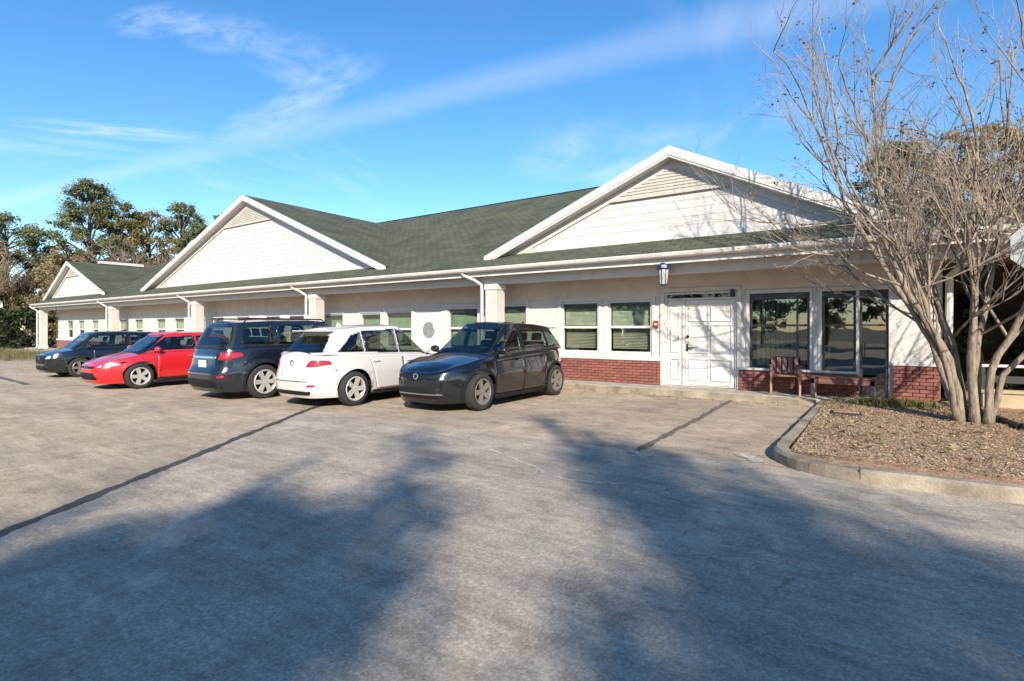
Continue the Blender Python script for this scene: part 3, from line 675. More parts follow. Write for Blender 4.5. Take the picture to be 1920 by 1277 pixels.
bpart('threshold', MB().box(a, b, W0 - .2, W0 + .2, .142, .158), M['concrete'])
# second white door further left with an oval light
a, b = -13.02, -11.75
sf = MB(); frame_boxes(sf, a + .003, b - .003, .15, 2.217, .07, W0 + .01, W0 + .14)
dd = bpart('door', panel_leaf(a + .075, b - .075, .22, 2.14, 1, ((.3, .6),)), M['door_white']); bpart('door_frame', sf, M['trim'])
bpart('door_light', MB().lathe([(0, W0 + .03), (.26, W0 + .03), (.28, W0 + .049)], 24, 'y', (0, 0, 0)), M['frost'], dd).data.transform(Matrix.Translation((-12.38, 0, 1.5)) )
# side porch roof to the right of the corner, on a low tan wall
sp = roof_poly('porch_roof', [[(XR, YG - .02, ZE + .0), (10.5, YG - .02, ZE), (10.5, 17.5, ZE + .9), (XR, 17.5, ZE + .9)]])
bpart('gutter', MB().prism(gprof, XR + .04, 10.6, 'x'), M['gutter']); bpart('fascia', MB().box(XR, 10.5, YG + .05, YG + .09, 3.0, 3.235), M['trim'])
bpart('porch_beam', MB().box(XR - .2, 10.4, 12.1, 12.4, 2.81, 3.1), M['trim']); bpart('column', MB().box(8.6, 9.0, 12.06, 12.46, .1, 2.805), M['cream'])
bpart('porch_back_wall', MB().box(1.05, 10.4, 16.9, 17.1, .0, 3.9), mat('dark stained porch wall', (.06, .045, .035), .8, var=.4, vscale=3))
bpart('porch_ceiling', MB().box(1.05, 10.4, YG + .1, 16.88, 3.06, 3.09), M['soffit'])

# ------------------------------------------------------------------ things around the entrance
al = empty('alarm_box', (-4.57, W0 - .03, 1.66), 0, 'small red alarm box on the white wall between window and entrance door', 'alarm')
MB().box(-.065, .065, -.045, .0, -.085, .085).build('case', M['alarm'], al, bevel=.012, seg=2); MB().box(-.035, .035, -.056, -.046, -.03, .02).build('pull_handle', M['iron_white'], al, bevel=.004)
ln = empty('hanging_lantern', (-3.98, 11.86, 2.26), 0, 'porch lantern with dark blue cap and milky glass hanging from the eave by the door', 'lantern')
MB().lathe([(0, .86), (.05, .855), (.06, .78), (.17, .70), (.19, .62), (.17, .60), (.0, .60)], 8).build('cap', M['navy'], ln, smooth=False)
MB().lathe([(0, .20), (.10, .20), (.135, .59), (0, .595)], 8).build('glass_panes', M['milk'], ln, smooth=False)
bars = MB()
for i in range(8):
    a = 2 * pi * i / 8; bars.tube([(.105 * cos(a), .105 * sin(a), .19), (.142 * cos(a), .142 * sin(a), .60)], .009, 5)
bars.lathe([(0, .12), (.03, .13), (.11, .18), (.115, .20), (0, .20)], 8); bars.build('frame', M['navy'], ln); ln.scale = (.85, .85, .85); ln.location.z = 2.38
MB().tube([(0, 0, .80), (0, .02, .84), (0, .24, .84)], .022, 8).box(-.05, .05, .20, .235, .76, .92).build('bracket', M['navy'], ln)
def slat_seat(root, w, d, z, n, m, along='x'):
    for i in range(n):
        y = -d / 2 + d * i / n; MB().box(-w / 2, w / 2, y, y + d / n - .014, z, z + .03).build('slat', m, root, bevel=.005)
ch = empty('porch_chair', (-1.62, 12.68, .14), rad(8), 'red stained wooden porch chair under the left large window', 'chair')
slat_seat(ch, .56, .50, .40, 4, M['wood_red'])
for i in range(5): MB().prism([(.18, .44), (.205, .44), (.30, .78), (.275, .78)], -.27 + i * .11, -.27 + i * .11 + .085, 'x').build('back_slat', M['wood_red'], ch, bevel=.004)
for sx in (-.29, .25):
    MB().prism([(-.25, 0), (-.19, 0), (-.19, .60), (-.25, .60)], sx, sx + .04, 'x').build('leg', M['terracotta'], ch, bevel=.005)
    MB().prism([(.22, 0), (.28, 0), (.24, .62), (.18, .62)], sx, sx + .04, 'x').build('leg', M['terracotta'], ch, bevel=.005)
    MB().box(sx - .02, sx + .06, -.28, .27, .602, .63).build('armrest', M['wood_red'], ch, bevel=.006)
be = empty('porch_bench', (-.58, 12.66, .14), 0, 'low red stained wooden bench under the right large window', 'bench')
slat_seat(be, 1.16, .42, .40, 4, M['wood_red'])
MB().box(-.55, .55, -.20, -.175, .29, .395).build('apron', M['wood_red'], be, bevel=.005); MB().box(-.55, .55, .155, .18, .29, .395).build('apron', M['wood_red'], be, bevel=.005)
for sx in (-.55, .47):
    for sy in (-.2, .13): MB().box(sx, sx + .08, sy, sy + .07, 0, .395).build('leg', M['terracotta'], be, bevel=.008)
# utility lid and drain pipe on the bed
lid = empty('valve_box', (-.42, 10.2, .165), .1, 'low dark rectangular valve box lid set in the mulch near the kerb', 'valve box')
MB().box(-.21, .21, -.15, .15, -.02, .03).build('rim', M['pipe'], lid, bevel=.008); MB().box(-.18, .18, -.12, .12, .031, .045).build('lid', M['soil'], lid, bevel=.006)
pp = empty('drain_pipe', (1.12, 12.9, .2), 0, 'black corrugated drain pipe running from the downspout across the mulch', 'pipe')
P0 = [Vector((0, 0, .04)), Vector((.1, -.9, .01)), Vector((.3, -1.9, .0)), Vector((.52, -2.9, -.01)), Vector((.95, -3.7, -.01)), Vector((1.6, -4.3, -.01))]
fine = []
for i in range(len(P0) - 1):
    for k in range(16): fine.append(P0[i].lerp(P0[i + 1], k / 16))
MB().tube(fine, [.045 + .008 * (i % 2) for i in range(len(fine))], 10).build('hose', M['pipe'], pp)
MB().lathe([(.058, -.05), (.062, -.05), (.062, .05), (.05, .05)], 14, 'y', tuple(P0[3])).build('coupling', M['pipe'], pp)
# octagonal road sign, back to us
sg = empty('road_sign', (1.9, 9.95, .12), rad(-8), 'pale grey octagonal road sign seen from its back at the right edge', 'sign')
oc = [(.41 * cos(pi / 8 + pi / 4 * i), 2.55 + .41 * sin(pi / 8 + pi / 4 * i)) for i in range(8)]
MB().prism(oc, -.004, 0.0).build('plate', M['galv'], sg); MB().box(-.03, .03, .002, .045, -.3, 2.9).build('post', mat('sign post', (.2, .21, .19), .6, metal=.4), sg, loc=(.0, 0, 0))
for z in (2.35, 2.75): MB().lathe([(0, -.012), (.012, -.012), (.012, -.0045)], 8, 'y', (0, 0, z)).build('bolt', M['bronze'], sg)
# low wall and railing of the side porch
lw = empty('low_wall', (1.55, 12.6, .1), 0, 'low tan block wall in front of the dark side porch at right', 'wall')
MB().box(0, 8.5, 0, .2, -.1, .30).build('wall_body', M['block'], lw, bevel=.01); MB().box(-.03, 8.53, -.03, .23, .302, .36).build('coping', M['block'], lw, bevel=.012)
rl = empty('porch_railing', (1.55, 12.7, .46), 0, 'metal railing with pale top rail on the low tan wall', 'railing')
MB().box(0, 8.5, -.03, .03, .40, .45).build('top_rail', M['trim'], rl, bevel=.006); MB().box(0, 8.5, -.02, .02, .12, .25).build('lower_rail', M['darkframe'], rl, bevel=.006)
for i in range(9): MB().box(i * 1.0, i * 1.0 + .05, -.025, .025, .0, .40).build('post', M['darkframe'], rl)

# ------------------------------------------------------------------ cars
def grid_faces(nu, nv, closed=False):
    idx = np.arange(nu * nv).reshape(nu, nv)
    if closed: idx = np.concatenate([idx, idx[:1]], 0)
    return np.stack([idx[:-1, :-1], idx[1:, :-1], idx[1:, 1:], idx[:-1, 1:]], -1).reshape(-1, 4)
def recalc(me):
    bm = bmesh.new(); bm.from_mesh(me); bmesh.ops.remove_doubles(bm, verts=bm.verts, dist=.0008); bmesh.ops.recalc_face_normals(bm, faces=bm.faces); bm.to_mesh(me); bm.free()
    me.polygons.foreach_set('use_smooth', np.ones(len(me.polygons), dtype=bool)); me.update(); return me
I = np.interp
def make_wheel(name, R, w, rim_m, nsp, parent, loc, side):
    """wheel axis along y; side = +1 outer face to +y"""
    wh = empty(name, loc); wh.parent = parent
    rr_ = R * .70
    t = MB(); t.lathe([(rr_, -w / 2 + .01), (R * .93, -w / 2), (R * .985, -w / 2 + .03), (R, -w / 4), (R, w / 4), (R * .985, w / 2 - .03), (R * .93, w / 2), (rr_, w / 2 - .005), (rr_ - .01, w / 2 - .03)], 40, 'y')
    t.build('tyre', M['tyre'], wh, smooth=True)
    r = MB(); s = side
    r.lathe([(rr_ + .004, s * (w / 2 - .008)), (rr_ - .012, s * (w / 2 + .002)), (rr_ - .03, s * (w / 2 - .012)), (rr_ - .035, s * (w / 2 - .09))], 40, 'y')
    MB().lathe([(rr_ - .034, s * (w / 2 - .088)), (0, s * (w / 2 - .098))], 40, 'y').build('barrel', M['plastic'], wh)
    for k in range(nsp):
        a0 = 2 * pi * k / nsp
        for da in (-.13, .13):
            a = a0 + da; ca, sa = cos(a), sin(a); hw0, hw1 = .026, .020
            V = []
            for (q, hw, yo, yi) in ((.05, hw0 * 1.3, w / 2 - .015, w / 2 - .05), (rr_ - .02, hw1, w / 2 - .004, w / 2 - .04)):
                for sg_ in (-1, 1):
                    for yy in (yo, yi): V.append((q * ca - sg_ * hw * sa, s * yy, q * sa + sg_ * hw * ca))
            r.add(V, [(0, 2, 6, 4), (1, 5, 7, 3), (0, 4, 5, 1), (2, 3, 7, 6), (0, 1, 3, 2), (4, 6, 7, 5)])
    r.build('rim', rim_m, wh)
    MB().lathe([(0, s * (w / 2 - .01)), (.055, s * (w / 2 - .012)), (.06, s * (w / 2 - .05))], 16, 'y').build('hub', rim_m, wh)
    MB().lathe([(0, s * (w / 2 - .085)), (rr_ * .66, s * (w / 2 - .085)), (rr_ * .66, s * (w / 2 - .1))], 24, 'y').build('brake_disc', M['plastic'], wh)
    return wh
def squircle(u, v, k):
    return u * np.sqrt(1 - k * v * v / 2), v * np.sqrt(1 - k * u * u / 2)

def make_car(name, P, loc, rz_, label, body_m, rim_m, cat='car'):
    root = empty(name, loc, rz_, label, cat, 'cars parked along the building')
    L_, W_, H_ = P['L'], P['W'], P['H']; n1 = P.get('n', 5.5); R = P['R']; zb0 = P.get('zb', .22)
    xfw, xrw = P['xfw'], P['xrw']                                      # wheel positions from the centre
    xf = lambda z: I(z, *zip(*P['nose'])); xr = lambda z: I(z, *zip(*P['tail']))
    top = lambda x: I(x, *zip(*P['top']))                               # height of hood / belt / deck along x
    ts = np.linspace(0, pi / 2, 34); ph = np.sin(ts) ** (2 / n1)
    base = list(ph) + list(-ph) + list(np.linspace(-.95, .95, 60))
    Ra = R + P.get('gap', .055); Lh = L_ / 2
    arch = []
    for xw in (xfw, xrw):
        for t_ in np.linspace(0, pi, 19):
            arch.append((xw - Ra * cos(t_)) / Lh)
        arch += [(xw - Ra - .001) / Lh, (xw + Ra + .001) / Lh]
    base = [p for p in base if not any(abs(p * Lh - xw) < Ra + .015 for xw in (xfw, xrw))]
    phi = np.array(sorted(set(np.round(base + arch, 5))))
    def zbot(x):
        z = np.full_like(x, zb0)
        e = P.get('lift', .0); z = z + e * np.clip((np.abs(x) - Lh + .5) / .5, 0, 1)
        for xw in (xfw, xrw):
            d = np.abs(x - xw); inn = d <= Ra + .0004
            z = np.where(inn, np.maximum(z, R + np.sqrt(np.maximum(Ra ** 2 - d ** 2, 0))), z)
        return z
    def wz(z):                                                          # section half width against height
        return W_ / 2 * I(z, *zip(*P['sec']))
    def wallpt(p, z, inset=0.0):
        """p in -1..1 along the plan, height z -> x, half width"""
        ex = np.where(p >= 0, xf(z), -xr(z)) - inset
        x = p * ex
        w = (wz(z) - inset) * np.maximum(1 - np.abs(p) ** n1, 0) ** (1 / n1)
        w = w * (1 - P.get('taper', .05) * np.clip((np.abs(p) - .55) / .45, 0, 1) ** 1.5)
        # flare over the wheels
        for xw in (xfw, xrw):
            d = np.sqrt((x - xw) ** 2 + (z - R) ** 2); w = w + np.where(w > .5, P.get('flare', .022) * np.exp(-((d - Ra) / .07) ** 2), 0)
        return x, w
    nz = 18; rows = []
    xm_ = phi * Lh; zb = zbot(xm_); zt = top(xm_)
    fil = P.get('fil', .05)
    for k in range(nz + 1):
        z = zb + (zt - fil - zb) * (k / nz); x, w = wallpt(phi, z); rows.append((x, w, z))
    for k in range(1, 6):
        a = k / 5 * pi / 2; z = zt - fil + fil * np.sin(a); x, w = wallpt(phi, zt - fil, fil * (1 - cos(a))); rows.append((x, w, z))
    left = np.stack([np.stack([x, w, z], -1) for (x, w, z) in rows], 1)    # stations x rows x 3
    right = left * np.array([1, -1, 1])
    ns, nr = left.shape[:2]
    V = np.concatenate([left.reshape(-1, 3), right.reshape(-1, 3)]); F1 = grid_faces(ns, nr); Fc = np.concatenate([F1, F1 + ns * nr])
    # lid (hood, deck)
    tl = left[:, -1]; nc = 13; s_ = np.linspace(-1, 1, nc); crown = P.get('crown', .05)
    lidv = np.stack([np.stack([tl[:, 0], tl[:, 1] * q, tl[:, 2] + crown * (1 - q * q) * np.minimum(1, tl[:, 1] / .5)], -1) for q in s_], 1)
    Fc = np.concatenate([Fc, grid_faces(ns, nc) + len(V)]); V = np.concatenate([V, lidv.reshape(-1, 3)])
    G = P['gh']; fc_ = V[Fc].mean(1); k0 = 2 * len(F1)
    mi = np.where((np.arange(len(Fc)) >= k0) & (fc_[:, 0] > G['x'][2] + .04) & (fc_[:, 0] < G['x'][0] - .04) & (np.abs(fc_[:, 1]) < G['w'][0] - .03), 1, 0)
    link('body', recalc(mesh_np('body', V, Fc, True, mi)), [body_m, M['plastic']], root)
    # underbody and wheel wells
    ub = MB(); ub.box(-Lh + .25, Lh - .3, -W_ / 2 + .30, W_ / 2 - .30, .19, .62)
    for xw in (xfw, xrw):
        ub.box(xw - Ra - .02, xw + Ra + .02, -W_ / 2 + .09, W_ / 2 - .09, R + Ra - .02, R + Ra + .0)
    ub.box(-(xfw - Ra) * 0 + xrw + Ra + .0, xfw - Ra, -W_ / 2 + .1, W_ / 2 - .1, .20, .45)
    ub.build('underbody', M['plastic'], root)
    # greenhouse
    n2 = G.get('n', 7.0)
    xf0, xf1, xr0, xr1 = G['x']; xm = (xf0 + xr0) / 2
    wb_, wt_ = G['w']; cur = G.get('cur', 1.0)
    gxf = lambda s: xf0 + (xf1 - xf0) * s ** G.get('fe', 1.0); gxr = lambda s: xr0 + (xr1 - xr0) * s ** G.get('re', 1.0)
    roofz = lambda x: I(x, *zip(*G['roof'])); basez = lambda x: top(x) - .02
    gw = lambda s: wb_ + (wt_ - wb_) * s ** 1.3
    def ghpt(p, s, inset=0.0, dz=0.0):
        ex = np.where(p >= 0, gxf(s) - xm, xm - gxr(s)) - inset
        x = xm + p * ex; w = (gw(s) - inset) * np.maximum(1 - np.abs(p) ** n2, 0) ** (1 / n2)
        z = basez(x) + (roofz(x) - basez(x)) * s + dz; return x, w, z
    ph2 = np.sin(np.linspace(0, pi / 2, 30)) ** (2 / n2); phg = np.array(sorted(set(np.round(list(ph2) + list(-ph2) + list(np.linspace(-.93, .93, 90)), 5))))
    rows = []; gf = .045
    NR = 26
    for k in range(NR + 1): rows.append(np.stack(ghpt(phg, k / NR * .95), -1))
    x, w, z = ghpt(phg, .95)
    for k in range(1, 6):
        a = k / 5 * pi / 2; xx, ww, zz = ghpt(phg, .95, gf * 1.5 * (1 - cos(a))); rows.append(np.stack([xx, ww, z + gf * np.sin(a)], -1))
    left = np.stack(rows, 1); right = left * np.array([1, -1, 1]); ns, nr = left.shape[:2]
    V = np.concatenate([left.reshape(-1, 3), right.reshape(-1, 3)]); F1 = grid_faces(ns, nr); Fc = np.concatenate([F1, F1 + ns * nr])
    tl = left[:, -1]; lidv = np.stack([np.stack([tl[:, 0], tl[:, 1] * q, tl[:, 2] + .035 * (1 - q * q) * np.minimum(1, tl[:, 1] / .4)], -1) for q in s_], 1)
    Fc = np.concatenate([Fc, grid_faces(ns, nc) + len(V)]); V = np.concatenate([V, lidv.reshape(-1, 3)])
    def inside(poly, u, v, grow=0.0):
        pc = np.mean(poly, 0); ok = np.ones(np.shape(u), bool); a_ = 0
        pp = [pc + (np.array(q) - pc) * (1 + grow) for q in poly]
        for i in range(4):
            q0, q1 = pp[i], pp[(i + 1) % 4]; ok &= ((q1[0] - q0[0]) * (v - q0[1]) - (q1[1] - q0[1]) * (u - q0[0])) > 0
        return ok
    ww = G.get('wf', .88); wr_ = G.get('wr', .84); rs0, rs1 = G.get('rs', (.12, .86))
    scr = [(-wb_ * ww, .06), (wb_ * ww, .06), (wt_ * ww, .93), (-wt_ * ww, .93)]; rwn = [(-wb_ * wr_, rs0), (wb_ * wr_, rs0), (wt_ * wr_, rs1), (-wt_ * wr_, rs1)]
    sv = np.zeros((ns, nr)); sv[:, :NR + 1] = np.linspace(0, .95, NR + 1); sv[:, NR + 1:] = 2.0
    sv2 = np.concatenate([sv.ravel(), sv.ravel(), np.full(len(lidv.reshape(-1, 3)), 2.0)])
    pv = np.repeat(phg, nr); pv2 = np.concatenate([pv, pv, np.zeros(len(lidv.reshape(-1, 3)))])
    def cover(X_, Y_, S_, P_, g):
        m_ = np.zeros(X_.shape, bool)
        for c in G['side']: m_ |= inside(c, X_, S_, g) & (np.abs(Y_) > gw(np.minimum(S_, 1)) * .80)
        m_ |= inside(scr, Y_, S_, g * .6) & (P_ > .5) & (np.abs(Y_) < gw(np.minimum(S_, 1)) * .93); m_ |= inside(rwn, Y_, S_, g * .6) & (P_ < -.5) & (np.abs(Y_) < gw(np.minimum(S_, 1)) * .93)
        return m_
    fx, fy, fs, fp = V[Fc][:, :, 0].mean(1), V[Fc][:, :, 1].mean(1), sv2[Fc].mean(1), pv2[Fc].mean(1)
    hole = cover(fx, fy, fs, fp, -.10); near = cover(fx, fy, fs, fp, .04)
    mi = np.where(near, 1, 0)[~hole]
    link('roof', recalc(mesh_np('roof', V, Fc[~hole], True, mi)), [body_m, M['plastic']], root)
    for sx_, sys_ in ((G['x'][1] - .62, (-.37, .37)), (G['x'][1] - 1.42, (-.40, .0, .40))):
        for sy_ in sys_:
            zb_ = top(sx_) - .12; zr_ = roofz(sx_)
            MB().prism([(sx_ + .10, zb_), (sx_ - .02, zb_), (sx_ - .14, zr_ - .36), (sx_ - .05, zr_ - .36)], sy_ - .22, sy_ + .22).prism([(sx_ - .06, zr_ - .34), (sx_ - .14, zr_ - .34), (sx_ - .17, zr_ - .16), (sx_ - .10, zr_ - .16)], sy_ - .13, sy_ + .13).build('seat', M['seat'], root, bevel=.03, seg=2)
    wx = G['x'][1] + .02; MB().tube([(wx + .12 * sin(2 * pi * i / 20) * .5, .37 + .18 * cos(2 * pi * i / 20), top(wx) + .08 + .16 * sin(2 * pi * i / 20)) for i in range(20)], .014, 6, True).build('steering_wheel', M['plastic'], root, smooth=True)
    # patches laid on these surfaces
    def S_side(sd):
        def f(x, z):
            p = np.where(x >= 0, x / xf(z), x / -xr(z)); X, w = wallpt(p, z); return np.stack([x, sd * w, z], -1)
        return f
    def S_end(front):
        def f(y, z):
            q = np.minimum(np.abs(y) / (wz(z) * (1 - P.get('taper', .05))), .999); p = (1 - q ** n1) ** (1 / n1); x = p * (xf(z) if front else xr(z)); return np.stack([x, y, z], -1)
        return f
    def S_gside(sd):
        def f(x, s):
            ex = np.where(x >= xm, gxf(s) - xm, xm - gxr(s)); p = np.clip((x - xm) / ex, -.999, .999); X, w, z = ghpt(p, s); return np.stack([X, sd * w, z], -1)
        return f
    def S_gend(front):
        def f(y, s):
            q = np.minimum(np.abs(y) / gw(s), .999); p = (1 - q ** n2) ** (1 / n2) * (1 if front else -1); X, w, z = ghpt(p, s); return np.stack([X, y, z], -1)
        return f
    def patch(nm, S, c, m, off=.004, res=(12, 8), k=.0, par=None, bulge=0.0):
        """c: corners (u,v) lower-left, lower-right, upper-right, upper-left"""
        u, v = np.meshgrid(np.linspace(-1, 1, res[0]), np.linspace(-1, 1, res[1]), indexing='ij')
        def ev(uu, vv):
            a, b = squircle(uu, vv, k); a = (a + 1) / 2; b = (b + 1) / 2
            c_ = [np.array(q) for q in c]
            uvw = [(1 - a) * (1 - b) * c_[0][i] + a * (1 - b) * c_[1][i] + a * b * c_[2][i] + (1 - a) * b * c_[3][i] for i in (0, 1)]
            return S(uvw[0], uvw[1])
        p = ev(u, v); e = 1e-3
        du = ev(np.clip(u + e, -1.1, 1.1), v) - ev(u - e, v); dv = ev(u, v + e) - ev(u, v - e)
        n = np.cross(du, dv); n /= np.maximum(np.linalg.norm(n, axis=-1, keepdims=True), 1e-9)
        ctr = np.array([0, 0, .6]); s0 = np.sign(np.sum(n * (p - ctr), -1).mean()) or 1; n = n * s0
        bl = (off + bulge * (1 - u ** 2) * (1 - v ** 2))[..., None]
        Vt = (p + n * bl).reshape(-1, 3); Fq = grid_faces(*res)
        # rim down to the surface, so that a patch has thickness
        nu, nv = res; idx = np.arange(nu * nv).reshape(nu, nv)
        ring = list(idx[:, 0]) + list(idx[-1, 1:]) + list(idx[-2::-1, -1]) + list(idx[0, -2:0:-1])
        low = (p - n * .006).reshape(-1, 3)[ring]; b0 = len(Vt); Vt = np.concatenate([Vt, low]); m_ = len(ring)
        Fr = np.array([[ring[i], ring[(i + 1) % m_], b0 + (i + 1) % m_, b0 + i] for i in range(m_)])
        me = mesh_np(nm, Vt, np.concatenate([Fq, Fr]), False); bm = bmesh.new(); bm.from_mesh(me); bmesh.ops.recalc_face_normals(bm, faces=bm.faces); bm.to_mesh(me); bm.free()
        sm = np.zeros(len(me.polygons), dtype=bool); sm[:len(Fq)] = True; me.polygons.foreach_set('use_smooth', sm)
        return link(nm, me, m, par or root)
    # doors and their gaps, side glass
    for sd in (1, -1):
        S = S_side(sd)
        for (d0, d1, cut) in P['doors']:
            zt0, zt1 = top(d0) - fil - .005, top(d1) - fil - .005
            lo = zb0 + .10
            c0 = [(d0, lo), (d1, lo), (d1, zt1), (d0, zt0)]
            if cut: c0 = [(d0 + cut, lo), (d1, lo), (d1, zt1), (d0, zt0)]
            g = .011; cg = [(c0[0][0] - g, c0[0][1] - g), (c0[1][0] + g, c0[1][1] - g), (c0[2][0] + g, c0[2][1] + g * .2), (c0[3][0] - g, c0[3][1] + g * .2)]
            patch('door_gap', S, cg, M['seamline'], .0015, (10, 10))
            dr = patch('door', S, c0, body_m, .004, (16, 16))
            hx = d0 + .06; hz = (top(d0) + 0) - .17
            patch('handle', S, [(hx, hz), (hx + .19, hz + .008), (hx + .19, hz + .04), (hx, hz + .032)], body_m if P.get('hbody', 1) else M['chrome'], .03, (6, 4), .5, dr)
        patch('sill_trim', S, [(xrw + Ra + .03, zb0 + .005), (xfw - Ra - .03, zb0 + .005), (xfw - Ra - .03, zb0 + .085), (xrw + Ra + .03, zb0 + .085)], P.get('sill', M['plastic']), .006, (12, 4))
        for (c) in G['side']:
            patch('window', S_gside(sd), c, M['carglass'], .004, (12, 8), .10)
        if G.get('trim'):
            c = G['trim']; patch('window_trim', S_gside(sd), c, M['chrome'], .006, (20, 3), 0)
        for (xw, ) in ((xfw,), (xrw,)):
            if P.get('clad'):
                V = []; n_ = 28
                for i in range(n_ + 1):
                    a = pi * (-.12 + 1.24 * i / n_)
                    for rad_ in (Ra - .004, Ra + P['clad']):
                        q = S(np.array(xw - rad_ * cos(a)), np.array(max(R + rad_ * sin(a), zb0)))
                        V.append((q[0], q[1] + sd * .012, q[2]))
                link('arch_trim', mesh_np('arch_trim', np.array(V), grid_faces(n_ + 1, 2), True), M['plastic'], root)
    # front and rear glass
    patch('windscreen', S_gend(True), scr, M['carglass'], .004, (20, 10), .06)
    patch('rear_window', S_gend(False), rwn, M['carglass'], .004, (20, 10), .10)
    Fq, Rq = S_end(True), S_end(False)
    surf = {'F': Fq, 'R': Rq, 'L': S_side(1), 'S': S_side(-1)}
    for (nm, sk, c, mk, off, k) in P['patches']:
        m_ = body_m if mk == 'body' else M[mk]
        patch(nm, surf[sk], c, m_, off, (14, 8), k)
        if nm in ('headlight', 'taillight', 'fog_lamp', 'reflector', 'side_lamp') :
            if sk in 'FR': patch(nm, surf[sk], [(-c[1][0], c[1][1]), (-c[0][0], c[0][1]), (-c[3][0], c[3][1]), (-c[2][0], c[2][1])], m_, off, (14, 8), k)
            else: patch(nm, surf['S'], c, m_, off, (14, 8), k)
    # mirrors
    for sd in (1, -1):
        mx_ = G['mir']; mz = top(mx_) + .08; my = sd * (wb_ + .10)
        mb = MB(); pr = []
        for i in range(9):
            a = pi * i / 8; pr.append((max(.002, .075 * sin(a) ** .7), -.11 * cos(a)))
        mb.lathe(pr, 16, 'y', (mx_, my, mz)); mi_ = mb.build('mirror', body_m, root, smooth=True)
        mi_.data.transform(Matrix.Translation((mx_, 0, 0)) @ Matrix.Diagonal((.9, 1, 1, 1)) @ Matrix.Translation((-mx_, 0, 0)))
        MB().tube([(mx_ + .02, sd * (wb_ - .03), mz - .07), (mx_, my, mz - .03)], .022, 8).build('mirror_arm', M['plastic'], root)
    for sd in (1, -1):
        for xw in (xfw, xrw):
            make_wheel('wheel', R, .225, rim_m, P.get('spokes', 5), root, (xw, sd * (W_ / 2 - .125 + P.get('wo', .01)), R), sd)
    for nm, b_ in P.get('boxes', []):
        mb = MB(); mb.box(*b_[0]); mb.build(nm, body_m if b_[1] == 'body' else M[b_[1]], root, bevel=.012, seg=2)
    for sd in ((1, -1) if G.get('rail') else ()):
        x0, x1, y, z0 = G['rail']; MB().tube([(x0, sd * y, roofz(x0) - .02), (x0 + .08, sd * y, z0), (x1 - .1, sd * y, z0), (x1, sd * y, roofz(x1) - .02)], .016, 6).build('roof_rail', M['plastic'], root, smooth=True)
    if P.get('ant'): MB().add and MB().prism([(P['ant'] - .09, roofz(P['ant']) + .03), (P['ant'] + .09, roofz(P['ant']) + .03), (P['ant'] - .06, roofz(P['ant']) + .12)], -.015, .015).build('antenna', body_m, root)
    if 'badge' in P:
        fr_, z_ = P['badge']; q = (Fq if fr_ else Rq)(np.array(0.0), np.array(z_)); s0 = 1 if fr_ else -1
        b_ = MB(); b_.lathe([(.038, 0), (.060, 0), (.060, s0 * .016), (.052, s0 * .02), (.038, s0 * .014)], 24, 'x', (float(q[0]), 0, z_)); b_.build('badge', M['chrome'], root)
    if 'plate' in P:
        fr_, z_ = P['plate']; q = (Fq if fr_ else Rq)(np.array(0.0), np.array(z_)); s0 = 1 if fr_ else -1
        MB().box(min(q[0], q[0] + s0 * .018), max(q[0], q[0] + s0 * .018), -.16, .16, z_ - .08, z_ + .08).build('licence_plate', M['plate'], root, bevel=.006)
    return root

SEC = [(.15, .93), (.25, .955), (.5, .99), (.68, 1.0), (.80, .985), (.95, .955), (1.1, .925), (1.3, .88)]
# --- black crossover, front towards us
P_black = dict(L=4.58, W=1.84, H=1.65, R=.355, n=4.2, xfw=1.42, xrw=-1.38, zb=.17, taper=.10,
    nose=[(.15, 2.20), (.35, 2.28), (.6, 2.29), (.75, 2.25), (.9, 2.12), (1.1, 1.95)], tail=[(.15, -2.14), (.4, -2.29), (.7, -2.27), (.9, -2.22), (1.15, -2.12)],
    top=[(-2.3, 1.06), (-1.9, 1.10), (-1.0, 1.08), (.2, 1.045), (.95, 1.03), (1.5, .97), (2.0, .86), (2.3, .74)], sec=SEC, fil=.09, crown=.055,
    doors=[(-.98, -.02, .18), (.0, 1.02, 0)], clad=.05,
    gh=dict(x=(1.10, .22, -2.08, -1.72), w=(.80, .60), roof=[(-2.2, 1.50), (-1.7, 1.57), (-.9, 1.635), (-.1, 1.66), (.5, 1.63), (1.1, 1.55)], fe=.92,
        side=[[(-1.86, .20), (-1.22, .16), (-1.20, .80), (-1.56, .70)], [(-1.14, .16), (-.14, .14), (-.14, .86), (-1.12, .82)], [(-.06, .14), (.92, .13), (.22, .82), (-.06, .86)]], mir=.78, wr=.80),
    patches=[('headlight', 'F', [(.50, .60), (.87, .66), (.87, .77), (.56, .73)], 'lamp_clear', .008, .35), ('grille', 'F', [(-.48, .63), (.48, .63), (.52, .70), (-.52, .70)], 'plastic', .006, .1),
        ('lower_grille', 'F', [(-.55, .27), (.55, .27), (.62, .46), (-.62, .46)], 'plastic', .006, .25), ('fog_lamp', 'F', [(.66, .30), (.82, .34), (.84, .46), (.72, .46)], 'seamline', .006, .2),
        ('bumper_strip', 'F', [(-.55, .335), (.55, .335), (.55, .355), (-.55, .355)], 'chrome', .012, 0), ('taillight', 'R', [(.35, .85), (.86, .85), (.86, .97), (.42, .95)], 'lamp_red', .008, .2)],
    spokes=5, badge=(True, .665), wo=.012, boxes=[('spoiler', ((-1.98, -1.70, -.54, .54, 1.55, 1.575), 'body'))], ant=-1.3)
